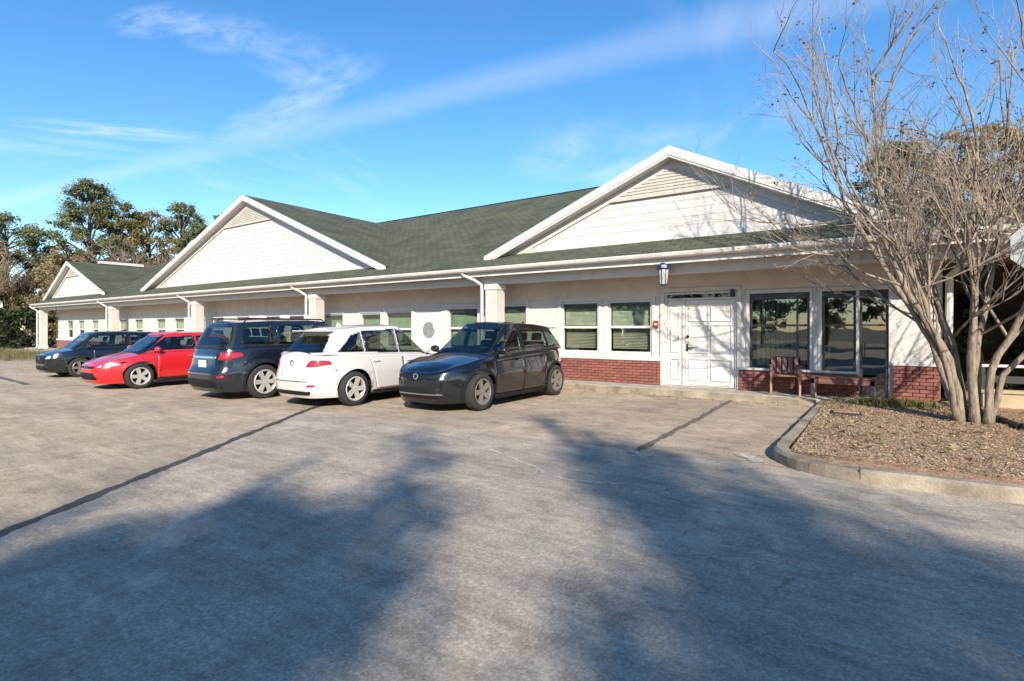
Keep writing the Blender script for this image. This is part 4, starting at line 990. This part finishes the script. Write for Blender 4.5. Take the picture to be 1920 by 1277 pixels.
# --- white crossover, rear towards us
P_white = dict(L=4.40, W=1.80, H=1.60, R=.345, n=5.0, xfw=1.33, xrw=-1.30, zb=.20, taper=.08,
    nose=[(.15, 2.1), (.4, 2.2), (.7, 2.18), (.9, 2.05), (1.1, 1.9)], tail=[(.15, -2.08), (.32, -2.19), (.55, -2.20), (.75, -2.15), (.95, -2.11), (1.15, -2.02)],
    top=[(-2.2, 1.04), (-1.8, 1.06), (-.8, 1.02), (.3, .995), (1.0, .97), (1.5, .92), (2.0, .84), (2.2, .74)], sec=SEC, fil=.055,
    doors=[(-.92, .0, .2), (.03, 1.0, 0)],
    gh=dict(x=(1.05, .25, -2.04, -1.55), w=(.79, .585), roof=[(-2.1, 1.42), (-1.6, 1.50), (-.9, 1.575), (0, 1.60), (.5, 1.57), (1.1, 1.5)], fe=.92, re=.85,
        side=[[(-1.62, .13), (-1.0, .11), (-1.0, .83), (-1.24, .74)], [(-.94, .11), (-.06, .10), (-.06, .89), (-.94, .85)], [(.0, .10), (.93, .09), (.28, .84), (.0, .89)]], mir=.72, rs=(.10, .80), wr=.80),
    patches=[('taillight', 'R', [(.42, .80), (.86, .81), (.86, .95), (.50, .93)], 'lamp_red', .01, .2), ('bumper', 'R', [(-.72, .26), (.72, .26), (.80, .34), (-.80, .34)], 'plastic', .006, .1),
        ('reflector', 'R', [(.50, .42), (.80, .43), (.80, .47), (.50, .46)], 'lamp_red', .008, .1), ('tailgate_gap', 'R', [(-.70, .515), (.70, .515), (.70, .53), (-.70, .53)], 'seamline', .003, 0),
        ('side_lamp', 'L', [(-2.02, .82), (-1.76, .85), (-1.80, .92), (-2.02, .94)], 'lamp_red', .008, .2), ('plate_recess', 'R', [(-.30, .62), (.30, .62), (.28, .80), (-.28, .80)], 'plate', .002, .1),
        ('headlight', 'F', [(.45, .62), (.84, .66), (.84, .76), (.5, .74)], 'lamp_clear', .008, .3), ('grille', 'F', [(-.42, .40), (.42, .40), (.46, .74), (-.46, .74)], 'plastic', .006, .2)],
    spokes=5, badge=(False, .87), plate=(False, .71), wo=.012, boxes=[('spoiler', ((-1.80, -1.50, -.52, .52, 1.485, 1.51), 'body'))], ant=-1.0)
# --- dark sport utility, rear towards us
P_navy = dict(L=4.80, W=1.88, H=1.74, R=.375, n=6.0, xfw=1.42, xrw=-1.43, zb=.19, taper=.06,
    nose=[(.15, 2.3), (.4, 2.4), (.8, 2.38), (1.0, 2.28), (1.2, 2.1)], tail=[(.15, -2.28), (.40, -2.40), (.60, -2.40), (.72, -2.33), (1.0, -2.28), (1.2, -2.20)],
    top=[(-2.4, 1.13), (-1.8, 1.14), (-.6, 1.11), (.6, 1.09), (1.1, 1.08), (1.6, 1.05), (2.2, .98), (2.4, .88)], sec=[(.15, .94), (.3, .965), (.55, .99), (.8, 1.0), (.95, .985), (1.1, .955), (1.3, .92)], fil=.05,
    doors=[(-.98, .0, .22), (.03, 1.05, 0)], clad=.045,
    gh=dict(x=(1.12, .42, -2.25, -1.98), w=(.82, .66), roof=[(-2.3, 1.60), (-2.0, 1.66), (-1.2, 1.71), (0, 1.73), (.6, 1.70), (1.2, 1.6)], fe=.95,
        side=[[(-1.92, .18), (-1.16, .16), (-1.16, .86), (-1.80, .82)], [(-1.05, .16), (-.05, .15), (-.05, .88), (-1.05, .86)], [(.04, .15), (.98, .14), (.44, .84), (.04, .88)]], mir=.85, rs=(.05, .86), wr=.90, rail=(-1.75, .35, .60, 1.775)),
    patches=[('taillight', 'R', [(.55, .88), (.91, .86), (.91, 1.06), (.62, 1.02)], 'lamp_red', .012, .2), ('side_lamp', 'L', [(-2.24, .88), (-1.86, .95), (-1.90, 1.03), (-2.24, 1.05)], 'lamp_red', .010, .2),
        ('chrome_bar', 'R', [(-.50, .90), (.50, .90), (.50, .95), (-.50, .95)], 'chrome', .01, .1), ('bumper', 'R', [(-.80, .28), (.80, .28), (.86, .46), (-.86, .46)], 'plastic', .008, .1),
        ('tailgate_gap', 'R', [(-.74, .605), (.74, .605), (.74, .62), (-.74, .62)], 'seamline', .003, 0), ('reflector', 'R', [(.62, .50), (.84, .51), (.84, .55), (.62, .54)], 'lamp_red', .008, .1),
        ('headlight', 'F', [(.5, .78), (.88, .80), (.88, .92), (.55, .9)], 'lamp_clear', .008, .3), ('grille', 'F', [(-.45, .5), (.45, .5), (.5, .9), (-.5, .9)], 'plastic', .006, .2)],
    spokes=6, plate=(False, .78), hbody=0, wo=.01)
# --- red saloon, front towards us
P_red = dict(L=4.60, W=1.78, H=1.42, R=.325, n=4.6, xfw=1.40, xrw=-1.30, zb=.16, taper=.12,
    nose=[(.15, 2.2), (.35, 2.30), (.55, 2.29), (.7, 2.2), (.9, 2.0)], tail=[(.15, -2.15), (.4, -2.3), (.7, -2.27), (1.0, -2.15)],
    top=[(-2.3, .96), (-1.9, 1.0), (-1.0, .96), (.2, .93), (1.2, .92), (1.6, .87), (2.0, .77), (2.3, .64)], sec=[(.15, .93), (.25, .955), (.45, .99), (.6, 1.0), (.72, .985), (.9, .95), (1.1, .91)], fil=.06, crown=.05,
    doors=[(-.95, -.02, .2), (.0, 1.0, 0)],
    gh=dict(x=(1.42, .72, -1.85, -.95), w=(.76, .55), roof=[(-1.9, 1.18), (-1.2, 1.31), (-.6, 1.39), (0, 1.42), (.6, 1.41), (1.0, 1.36), (1.4, 1.28)], fe=.9, re=.9,
        side=[[(-1.38, .22), (-.96, .20), (-.94, .78), (-1.06, .66)], [(-.90, .18), (-.08, .16), (-.08, .86), (-.88, .80)], [(.0, .16), (1.22, .14), (.70, .82), (.0, .86)]], mir=1.0, wr=.8),
    patches=[('headlight', 'F', [(.48, .56), (.82, .62), (.82, .70), (.54, .66)], 'lamp_clear', .008, .35), ('side_lamp', 'L', [(1.80, .62), (2.05, .60), (2.05, .67), (1.84, .68)], 'lamp_clear', .008, .3),
        ('grille', 'F', [(-.42, .54), (.42, .54), (.45, .60), (-.45, .60)], 'plastic', .006, .2), ('lower_grille', 'F', [(-.50, .26), (.50, .26), (.44, .44), (-.44, .44)], 'plastic', .006, .25),
        ('fog_lamp', 'F', [(.60, .28), (.78, .32), (.78, .42), (.64, .40)], 'plastic', .006, .2), ('taillight', 'R', [(.4, .78), (.8, .78), (.8, .9), (.45, .88)], 'lamp_red', .008, .2)],
    spokes=5, badge=(True, .57), wo=.012)
# --- charcoal crossover, front towards us
P_char = dict(L=4.62, W=1.86, H=1.58, R=.345, n=5.2, xfw=1.40, xrw=-1.32, zb=.19, taper=.09,
    nose=[(.15, 2.2), (.35, 2.3), (.7, 2.30), (.9, 2.2), (1.1, 2.0)], tail=[(.15, -2.2), (.4, -2.3), (.8, -2.27), (1.15, -2.15)],
    top=[(-2.3, 1.02), (-1.9, 1.05), (-1.0, 1.04), (.2, 1.02), (1.3, 1.01), (1.7, .97), (2.05, .90), (2.3, .80)], sec=SEC, fil=.06,
    doors=[(-.98, -.02, .18), (.0, 1.02, 0)], clad=.04,
    gh=dict(x=(1.62, 1.0, -2.1, -1.75), w=(.80, .62), roof=[(-2.2, 1.42), (-1.7, 1.50), (-.9, 1.56), (0, 1.58), (.8, 1.56), (1.2, 1.50), (1.6, 1.42)], fe=.92,
        side=[[(-1.86, .20), (-1.22, .16), (-1.20, .80), (-1.60, .72)], [(-1.14, .16), (-.14, .14), (-.14, .86), (-1.12, .82)], [(-.06, .14), (1.42, .13), (.96, .82), (-.06, .86)]], mir=1.15, wr=.8),
    patches=[('headlight', 'F', [(.50, .66), (.86, .70), (.86, .80), (.56, .78)], 'lamp_clear', .008, .35), ('grille', 'F', [(-.46, .50), (.46, .50), (.50, .78), (-.50, .78)], 'plastic', .006, .25),
        ('lower_grille', 'F', [(-.6, .27), (.6, .27), (.6, .42), (-.6, .42)], 'plastic', .006, .2), ('fog_lamp', 'F', [(.66, .36), (.82, .38), (.82, .46), (.68, .45)], 'lamp_clear', .008, .2), ('taillight', 'R', [(.4, .85), (.84, .85), (.84, .97), (.45, .95)], 'lamp_red', .008, .2)],
    spokes=5, badge=(True, .70), wo=.01)
make_car('parked_car', P_black, (-7.05, 9.42, 0), rad(-90), 'black crossover parked nose out, nearest car, between the white car and the building entrance', M['p_black'], M['rim_dark'])
make_car('parked_car', P_white, (-9.52, 8.36, 0), rad(90), 'white crossover parked with its rear towards the lot, between the black and navy cars', M['p_white'], M['rim'])
make_car('parked_car', P_navy, (-12.12, 8.1, 0), rad(90), 'dark navy sport utility vehicle parked with its rear out beside the white crossover', M['p_navy'], M['rim'])
make_car('parked_car', P_red, (-16.5, 7.32, 0), rad(-90), 'bright red saloon car parked nose out between two dark cars', M['p_red'], M['rim'])
make_car('parked_car', P_char, (-21.7, 7.5, 0), rad(-90), 'charcoal crossover parked nose out at the far left end of the row', M['p_char'], M['rim_dark']).scale = (.9, .9, .9)

# ------------------------------------------------------------------ vegetation
def segs_mesh(name, S, sides=4):
    """S: n x 8 array (p0, p1, r0, r1) -> one mesh of tapered prisms"""
    S = np.asarray(S, dtype=np.float64); p0, p1, r0, r1 = S[:, 0:3], S[:, 3:6], S[:, 6], S[:, 7]
    d = p1 - p0; ln_ = np.linalg.norm(d, axis=1, keepdims=True); d = d / np.maximum(ln_, 1e-9)
    ref = np.where(np.abs(d[:, 2:3]) > .9, np.array([[1., 0, 0]]), np.array([[0, 0, 1.]]))
    u = np.cross(d, ref); u /= np.linalg.norm(u, axis=1, keepdims=True); v = np.cross(d, u)
    V = []
    for (p, r) in ((p0, r0), (p1 + d * r1[:, None] * .4, r1)):
        for k in range(sides):
            a = 2 * pi * k / sides; V.append(p + (u * cos(a) + v * sin(a)) * r[:, None])
    V = np.stack(V, 1); n = len(S)                       # n x 2*sides x 3
    b = (np.arange(n) * 2 * sides)[:, None]
    Fc = np.concatenate([np.stack([b[:, 0] + k, b[:, 0] + (k + 1) % sides, b[:, 0] + sides + (k + 1) % sides, b[:, 0] + sides + k], -1) for k in range(sides)])
    return mesh_np(name, V.reshape(-1, 3), Fc, True)
def leaves_mesh(name, C, size, seed=0, aspect=.5, droop=0.0):
    """one rhombic leaf clump per row of C"""
    r = np.random.default_rng(seed); n = len(C); sz = size * r.uniform(.6, 1.4, n)[:, None]
    a = r.normal(size=(n, 3)); a[:, 2] -= droop; a /= np.linalg.norm(a, axis=1, keepdims=True); b = np.cross(a, r.normal(size=(n, 3))); b /= np.linalg.norm(b, axis=1, keepdims=True)
    V = np.stack([C - a * sz, C + b * sz * aspect, C + a * sz, C - b * sz * aspect], 1).reshape(-1, 3)
    return mesh_np(name, V, np.arange(n * 4).reshape(n, 4), False)
def branch_tree(r, starts, levels, spread, up, keep=None, wander=.12, kids_=(3, 4), shrink=.62, segn=4, tipr=.0025):
    """starts: list (pos, dir, length, radius). returns segment arrays by level"""
    out = [[] for _ in range(levels)]; tips = []
    def grow(p, d, ln_, rad_, lv):
        d = np.array(d, float); d /= np.linalg.norm(d); p = np.array(p, float); r_end = max(rad_ * (.62 if lv else .72), tipr)
        pts = [p]; dirs = []; n = segn if lv < levels - 1 else 3
        for i in range(n):
            d = d + r.normal(0, wander, 3); d[2] += up[min(lv, len(up) - 1)]; d /= np.linalg.norm(d); p = p + d * ln_ / n; pts.append(p); dirs.append(d)
        for i in range(n):
            out[lv].append([*pts[i], *pts[i + 1], rad_ + (r_end - rad_) * i / n, rad_ + (r_end - rad_) * (i + 1) / n])
        if lv + 1 < levels:
            k = r.integers(kids_[0], kids_[1] + 1)
            for j in range(k):
                t = r.uniform(.30, 1.0) if j else 1.0
                i = min(int(t * n), n - 1); q = pts[i] + (pts[i + 1] - pts[i]) * (t * n - i)
                nd = dirs[i] + r.normal(0, spread, 3); grow(q, nd, ln_ * shrink * r.uniform(.75, 1.2), r_end * r.uniform(.55, .8) if j else r_end, lv + 1)
        else: tips.append(pts[-1])
    for s in starts: grow(*s, 0)
    return out, tips
def tree_thing(name, loc, label, cat='tree', group=None): return empty(name, loc, 0, label, cat, group)

# the bare multi-stemmed tree on the island
r = np.random.default_rng(21)
ct = tree_thing('bare_tree', (1.2, 10.35, .13), 'bare pale multi stemmed tree on the planting island beside the building corner')
st = [((-.14, .02, 0), (-.16, .0, 1), 1.0, .085), ((-.02, -.05, 0), (-.02, -.02, 1), 1.5, .09), ((.05, .05, 0), (.06, .03, 1), 1.6, .075), ((.12, -.04, 0), (.16, -.05, 1), 1.1, .085), ((-.05, .1, 0), (-.2, .25, 1), 1.3, .06), ((.14, .04, 0), (.3, .12, 1), .9, .06)]
trunk = []; starts = []
plan = [[(-.14, .02), (-.30, -.02, .95), (-.78, -.10, 1.9), (-1.05, -.2, 2.6)],
        [(-.02, -.05), (-.06, -.07, 1.0), (-.02, -.10, 1.9), (-.1, -.1, 2.8)],
        [(.05, .05), (.02, .08, 1.1), (.16, .10, 2.0), (.3, .2, 2.9)],
        [(.12, -.04), (.16, -.08, .8), (.52, -.15, 1.75), (.80, -.2, 2.5)],
        [(-.08, .1), (-.22, .14, 1.0), (-.45, .3, 2.0), (-.60, .4, 2.8)],
        [(.16, .03), (.30, .0, .75), (.80, .05, 1.45), (1.25, .1, 2.1)],
        [(-.18, .0), (-.5, .05, 1.2), (-1.1, .1, 2.4), (-1.65, .1, 3.5)],
        [(-.1, .1), (-.3, .25, 1.3), (-.75, .45, 2.7), (-1.2, .55, 3.9)],
        [(-.20, -.03), (-.36, -.15, .9), (-.62, -.5, 1.8), (-.95, -.8, 2.6)]]
RT = [.060, .063, .050, .058, .048, .046, .052, .05, .042]
for pl_, r0 in zip(plan, RT):
    pts = [np.array((*pl_[0], 0.0))] + [np.array(q) for q in pl_[1:]]
    dense = []
    for i in range(len(pts) - 1):
        for k in range(4): dense.append(pts[i] + (pts[i + 1] - pts[i]) * k / 4 + (r.normal(0, .012, 3) if k else 0))
    dense.append(pts[-1]); n = len(dense) - 1
    rs = [r0 * (1 - .45 * i / n) * (1.25 if i == 0 else 1) for i in range(n + 1)]
    trunk.append((dense, rs))
    for i in range(5, n + 1):
        d = dense[i] - dense[i - 1]; d = d / np.linalg.norm(d)
        if i == n:
            for _ in range(2): starts.append((dense[i], d + r.normal(0, .24, 3) + np.array([0, 0, .25]), 1.75, rs[i] * .78))
        elif r.random() < .85:
            nd = d + r.normal(0, .55, 3); starts.append((dense[i], nd + np.array([0, 0, .15]), r.uniform(.9, 1.5), rs[i] * .5))
mb = MB()
for dense, rs in trunk: mb.tube([tuple(p) for p in dense], rs, 9)
mb.build('trunk', M['bark_pale'], ct, smooth=True)
out, tips = branch_tree(r, starts, 4, .34, (.08, .07, .05, .03), wander=.11, kids_=(3, 4), shrink=.66, tipr=.0028)
link('branches', segs_mesh('branches', out[0] + out[1], 6), M['bark_pale'], ct)
link('twigs', segs_mesh('twigs', out[2] + out[3], 3), M['twig'], ct)['kind'] = 'stuff'
tp = np.array(tips); pick = tp[r.random(len(tp)) < .10]
link('seed_heads', leaves_mesh('seed_heads', np.repeat(pick, 5, 0) + r.normal(0, .03, (len(pick) * 5, 3)), .022, 3, .8), M['seed'], ct)['kind'] = 'stuff'

def crown_pts(r, blobs, n):
    vol = np.array([b[3] * b[4] * b[5] for b in blobs]); w = vol / vol.sum(); C = []
    for b, k in zip(blobs, (w * n).astype(int)):
        d = r.normal(size=(k, 3)); d /= np.linalg.norm(d, axis=1, keepdims=True); rr2 = np.minimum(np.abs(r.normal(0, .62, k)), 1.7)[:, None]
        C.append(np.array(b[:3]) + d * rr2 * np.array(b[3:6]))
    return np.concatenate(C)
def leafy(name, loc, h, rad_, label, m, seed, cat='tree', group=None, nclump=45, n=7000, size=.22, base=.25, trunk_m='bark', shape='round', group_trunk=None, twigs=0):
    r = np.random.default_rng(seed); t = tree_thing(name, loc, label, cat, group)
    mb = MB(); mb.tube([(0, 0, -.1), (r.normal(0, .05), r.normal(0, .05), h * .3), (r.normal(0, .15), r.normal(0, .15), h * .62), (r.normal(0, .2), r.normal(0, .2), h * .93)], [h * .022, h * .018, h * .011, h * .003], 8)
    limbs = []; blobs = []; nclump = int(nclump * 2.2); n = int(n * 2.0); size *= .74
    for i in range(nclump):
        z = h * (base + (1 - base) * r.uniform(0, 1) ** .9); f = (z / h - base) / (1 - base)
        if shape == 'round': rm = rad_ * sqrt(max(.03, 1 - (2 * f - .85) ** 2 / 1.35))
        elif shape == 'pine': rm = rad_ * (.25 + 1.1 * (1 - f) ** .8 * min(1, .25 + 3 * f))
        else: rm = rad_ * min(1.0, .12 + 5.0 * (1 - f)) * (.75 + .25 * min(1, 5 * f))
        a = r.uniform(0, 2 * pi); q = rm * sqrt(r.uniform(.12, 1)); x, y = q * cos(a), q * sin(a)
        s = rad_ * r.uniform(.08, .24)
        blobs.append((x, y, z, s, s, s * (.55 if shape == 'pine' else .75))); limbs.append((x, y, z))
    for (x, y, z) in limbs[::4]:
        zb = max(h * .15, z - .25 * h * r.uniform(.3, 1)); mb.tube([(0, 0, zb), (x * .5, y * .5, (zb + z) / 2 + .02 * h), (x, y, z)], [h * .007, h * .005, h * .002], 5)
    mb.build('trunk', M[trunk_m], t, smooth=True)
    C = crown_pts(r, blobs, n); link('crown', leaves_mesh('crown', C, size, seed), m, t)
    return t
def bare(name, loc, h, label, seed, m='twig_brown', spread=.45, group=None, levels=5):
    r = np.random.default_rng(seed); t = tree_thing(name, loc, label, 'tree', group)
    out, tips = branch_tree(r, [((0, 0, -.1), (r.normal(0, .05), r.normal(0, .05), 1), h * .36, h * .024)], levels, spread, (.0, .05, .04, .03, .02), wander=.10, kids_=(4, 5), shrink=.72, tipr=h * .0011)
    link('trunk', segs_mesh('trunk', out[0] + out[1], 6), M['bark'], t); link('crown', segs_mesh('crown', sum(out[2:], []), 3), M[m], t)
    return t
GB = 'trees standing behind the building'
# left background
def fine(*a, **k):
    k['n'] = int(k['n'] * 1.7); k['size'] *= .68; return leafy(*a, **k)
fine('pine_tree', (-75.5, 23.4, 0), 18.3, 4.6, 'tallest dark pine rising behind the left end of the roof', M['pine'], 31, group=GB, nclump=60, n=10000, size=.26, base=.38, shape='pine')
fine('evergreen_tree', (-75.0, 26.2, 0), 16.6, 3.4, 'dark green tree just right of the tallest pine', M['ever'], 32, group=GB, nclump=50, n=8000, size=.25, base=.25)
fine('evergreen_tree', (-74.6, 29.2, 0), 16.0, 4.2, 'rounded olive tree behind the roof between two pines', M['gold'], 33, group=GB, nclump=55, n=10000, size=.25, base=.2)
fine('pine_tree', (-73.3, 32.4, 0), 17.4, 3.2, 'smaller dark pine standing close to the middle gable', M['pine'], 34, group=GB, nclump=45, n=7500, size=.25, base=.40)
fine('pine_tree', (-73.5, 35.2, 0), 14.6, 3.0, 'low dark pine half hidden by the left slope of the middle gable', M['pine'], 36, group=GB, nclump=40, n=5500, size=.25, base=.3)
fine('evergreen_tree', (-77.4, 39.4, 0), 18.2, 1.5, 'thin pine top peeking over the left slope of the middle gable', M['pine'], 37, group=GB, nclump=26, n=2500, size=.24, base=.55)
fine('evergreen_tree', (-74.5, 21.2, 0), 10.6, 3.4, 'olive brown tree behind the small left gable roof', M['gold'], 35, group=GB, nclump=45, n=7000, size=.26, base=.1)
for i, (x, y, h, lab) in enumerate([(-70.8, 24.0, 12.6, 'bare brown tree in front of the tallest pine behind the roof'), (-69.8, 26.2, 13.2, 'bare brown tree in front of the dark green tree behind the roof'), (-69.3, 28.6, 13.0, 'bare brown tree in front of the olive tree behind the roof')]): bare('bare_tree', (x, y, 0), h, lab, 50 + i, group=GB, levels=5)
# far left
fine('evergreen_tree', (-95.9, 20.6, 0), 16.4, 5.0, 'dark leafy tree at the left edge behind the lawn', M['pine'], 41, nclump=55, n=9000, size=.28, base=.15)
fine('evergreen_tree', (-92.0, 16.0, 0), 13.0, 5.5, 'brown leafy tree at the left edge behind the bare trees', M['gold'], 46, nclump=55, n=9000, size=.28, base=.05)
bare('bare_tree', (-83.6, 16.4, 0), 12.5, 'bare brown tree at the left edge of the photo', 42, levels=5)
bare('bare_tree', (-86.6, 20.7, 0), 11.6, 'bare brown tree between the left edge and the small gable', 45, levels=5)
fine('evergreen_tree', (-97.8, 25.1, 0), 13.4, 3.6, 'low dark rounded tree beside the small gable', M['ever'], 44, nclump=40, n=6000, size=.26, base=.1)
fine('evergreen_tree', (-88.0, 22.6, 0), 8.5, 4.0, 'low brownish tree behind the end post of the porch', M['gold'], 43, nclump=45, n=7000, size=.28, base=.02)
for i in range(9):
    x = -70 + i * 3.1; y = 11.5 + .25 * i + r.normal(0, .3)
    if x > -52: y = 17
    leafy('hedge_shrub', (x, y, 0), 2.7 + r.uniform(-.3, .4), 1.9, ['first', 'second', 'third', 'fourth', 'fifth', 'sixth', 'seventh', 'eighth', 'ninth'][i] + ' dark hedge shrub from the left edge beyond the lawn', M['hedge'], 60 + i, 'shrub', 'hedge shrubs beyond the left lawn', nclump=24, n=1800, size=.2, base=.05)
# right background
GR = 'trees behind the right end of the building'
fine('evergreen_tree', (1.2, 39.6, 0), 12.5, 3.2, 'dull green tree behind the right gable slope', M['dull'], 71, group=GR, nclump=70, n=9000, size=.22, base=.2)
fine('evergreen_tree', (4.9, 42.0, 0), 13.6, 3.8, 'olive brown tree behind the bare stems at right', M['gold'], 72, group=GR, nclump=75, n=10000, size=.22, base=.15)
fine('evergreen_tree', (9.4, 41.0, 0), 13.8, 4.0, 'dull green tree at the right edge behind the sign', M['dull'], 73, group=GR, nclump=75, n=10000, size=.22, base=.1)
bare('bare_tree', (2.0, 30.5, 0), 11.0, 'bare brown tree rising behind the low porch roof', 74, group=GR, levels=5)
bare('bare_tree', (5.6, 32.0, 0), 12.5, 'bare brown tree near the right edge behind the porch', 75, group=GR, levels=5)
bare('bare_tree', (8.6, 30.0, 0), 12.0, 'bare brown tree at the far right behind the sign', 76, group=GR, levels=5)
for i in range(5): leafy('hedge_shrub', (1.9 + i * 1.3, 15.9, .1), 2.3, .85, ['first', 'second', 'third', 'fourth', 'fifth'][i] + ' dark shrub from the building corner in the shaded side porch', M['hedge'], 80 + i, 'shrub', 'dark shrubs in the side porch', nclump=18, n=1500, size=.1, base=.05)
# bigger leaves lie here and there on the bed
R_ = np.random.default_rng(17); BIG = np.stack([-.7 + 7 * R_.random(900) ** 1.3, 7.2 + 4.8 * R_.random(900), np.full(900, .185)], -1)
# grass at the foot of the corner, litter on the bed, blades on the far verge
r = np.random.default_rng(8)
def blades(name, pts, h, m, seed):
    r = np.random.default_rng(seed); n = len(pts); a = r.uniform(0, 2 * pi, n); w = .006 + .004 * r.random(n); hh = h * r.uniform(.5, 1.2, n)
    lean = r.normal(0, .35, (n, 2)) * hh[:, None]
    V = np.stack([pts + np.stack([np.cos(a) * w, np.sin(a) * w, 0 * a], -1), pts - np.stack([np.cos(a) * w, np.sin(a) * w, 0 * a], -1), pts + np.stack([lean[:, 0], lean[:, 1], hh], -1)], 1).reshape(-1, 3)
    o = link(name, mesh_np(name, V, np.arange(n * 3).reshape(n, 3)), m); return o
p = np.stack([r.normal(.3, .35, 900), r.normal(11.9, .22, 900), np.full(900, .17)], -1); tag(blades('grass', p, .13, M['grass'], 3), 'tuft of green grass beside the pavement end at the building corner', 'grass', kind='stuff')
n = 70000; x = -.8 + 9 * r.random(n) ** 1.4; y = 6.75 + r.random(n) * 5.4; k = np.hypot(np.minimum(x - cx, 0), np.minimum(y - cy, 0)) < rr - .15
C = np.stack([x, y, np.full(n, .163) + r.uniform(0, .012, n)], -1)[k]
def flat_leaves(name, C, size, m, seed):
    r = np.random.default_rng(seed); n = len(C); a = r.uniform(0, 2 * pi, n); s = size * r.uniform(.5, 1.5, n)[:, None]; t = r.normal(0, .35, n)
    u = np.stack([np.cos(a), np.sin(a), t], -1); v = np.stack([-np.sin(a), np.cos(a), r.normal(0, .35, n)], -1)
    V = np.stack([C - u * s, C + v * s * .45, C + u * s, C - v * s * .45], 1).reshape(-1, 3); return link(name, mesh_np(name, V, np.arange(n * 4).reshape(n, 4)), m)
tag(flat_leaves('leaf_litter', C, .0125, M['litter'], 4), 'dry brown leaf litter covering the planting island', 'leaves', kind='stuff')
tag(flat_leaves('fallen_leaves', BIG, .04, M['gold'], 18), 'larger fallen leaves scattered over the mulch of the planting island', 'leaves', kind='stuff')
n = 9000; p = np.stack([r.uniform(-62, -33.5, n), 5.9 + r.uniform(0, 5, n) ** 1.0, np.full(n, -.02)], -1); tag(blades('grass', p, .35, M['grass'], 9), 'yellowish rough grass along the lawn edge at left', 'grass', kind='stuff')
n = 350; C = np.stack([r.uniform(-8, 1, n), 12.0 + r.normal(0, .12, n), np.full(n, .012)], -1); tag(flat_leaves('leaf_litter', C, .03, M['litter'], 14), 'scattered dry leaves along the pavement kerb', 'leaves', kind='stuff')

# trees behind the camera: out of view, they throw the shade on the lot and fill the window reflections
GS = 'trees behind the viewer whose shade falls on the lot'
def bare_shade(across, along, h, wid, label, seed, kd, tipk, lv=5):
    tipx, tipy = along * LX + across * LY, along * LY - across * LX
    d = h / math.tan(SUN_EL); r = np.random.default_rng(seed); t = tree_thing('roadside_tree', (tipx - LX * d, tipy - LY * d, -.05), label, 'tree', GS)
    out, tips = branch_tree(r, [((0, 0, 0), (0, 0, 1), h * .50, h * .016)], lv, .24, (.0, .17, .17, .14, .1), wander=.08, kids_=kd, shrink=.62, tipr=h * tipk)
    tips = np.array(tips); zt = tips[:, 2].max(); c = tips.mean(0)                      # stand it upright, give it its height and girth
    q = tips[:, :2] - c[:2] * (tips[:, 2:3] / c[2]); k = wid / np.percentile(np.hypot(q[:, 0], q[:, 1]), 82)
    def fit(A):
        A = A.copy(); A[..., :2] = (A[..., :2] - c[:2] * (A[..., 2:3] / c[2])) * k; A[..., 2] *= h / zt; return A
    for nm, L2 in (('trunk', out[0] + out[1]), ('crown', sum(out[2:], []))):
        S = np.array(L2); S[:, 0:3] = fit(S[:, 0:3]); S[:, 3:6] = fit(S[:, 3:6])
        link(nm, segs_mesh(nm, S, 5 if nm == 'trunk' else 3), M['bark'] if nm == 'trunk' else M['twig_brown'], t)
    return fit(tips), t, 1.0
def leafed(args, n, size, m, sd):
    tips, t, sc = args; r = np.random.default_rng(sd); tp = np.array(tips) * np.array([1, 1, sc]); tp = tp[r.integers(0, len(tp), n)] + r.normal(0, .16, (n, 3))
    link('leaves', leaves_mesh('leaves', tp, size, sd), m, t)
for k, a in enumerate([(-1.45, 7.9, 13.0, 1.1, 'tallest of the dense trees behind the viewer shading the left of the lot', 91, 12000, .12, 'ever', .0011),
        (-2.75, 6.1, 12.4, 1.3, 'dense tree behind the viewer shading the lot left of the middle', 92, 12000, .12, 'ever', .0011), (-3.95, 4.6, 11.9, 1.4, 'dense tree behind the viewer shading the lot at far left', 96, 12000, .12, 'ever', .0011),
        (-1.65, 5.3, 11.7, .95, 'lower dense tree behind the viewer beside the sunlit strip', 97, 11000, .12, 'ever', .0011), (-2.6, 3.8, 11.2, 1.3, 'lowest dense tree behind the viewer shading the lower left corner', 98, 11000, .12, 'ever', .0011),
        (1.2, 7.9, 13.0, 1.1, 'tallest of the loose trees behind the viewer shading the middle of the lot', 93, 4600, .11, 'dull', .0015), (2.25, 6.5, 12.6, 1.25, 'loose tree behind the viewer shading the right of the lot', 94, 4600, .11, 'dull', .0015),
        (3.5, 5.1, 12.2, 1.35, 'loose tree behind the viewer shading the lower right of the lot', 95, 5200, .11, 'dull', .0015), (1.4, 5.4, 11.9, 1.0, 'lower loose tree behind the viewer right of the sunlit strip', 99, 5200, .11, 'dull', .0015),
        (2.0, 4.1, 11.5, 1.25, 'lowest loose tree behind the viewer shading the bottom right', 100, 5200, .11, 'dull', .0015)]):
    leafed(bare_shade(a[0], a[1], a[2], a[3], a[4], a[5], (5, 6), a[9]), a[6], a[7], M[a[8]], k + 1)
for i, (x, y, h) in enumerate([(-14, -24, 11), (-24, -27, 12), (-34, -22, 11), (-4, -32, 12), (24, -30, 12), (32, -16, 11), (-19, -27, 10), (-9, -28, 11), (1, -30, 12), (-29, -28, 11), (-40, -25, 10), (-46, -30, 12), (8, -34, 12), (16, -33, 11)]):
    leafy('roadside_tree', (x, y, -.05), h, 3.2, ['first', 'second', 'third', 'fourth', 'fifth', 'sixth', 'seventh', 'eighth', 'ninth', 'tenth', 'eleventh', 'twelfth', 'thirteenth', 'fourteenth'][i] + ' green tree across the lot behind the viewer, seen only in reflections', M['dull'], 100 + i, 'tree', 'trees across the lot behind the viewer', 40, 3500, .3, .15)
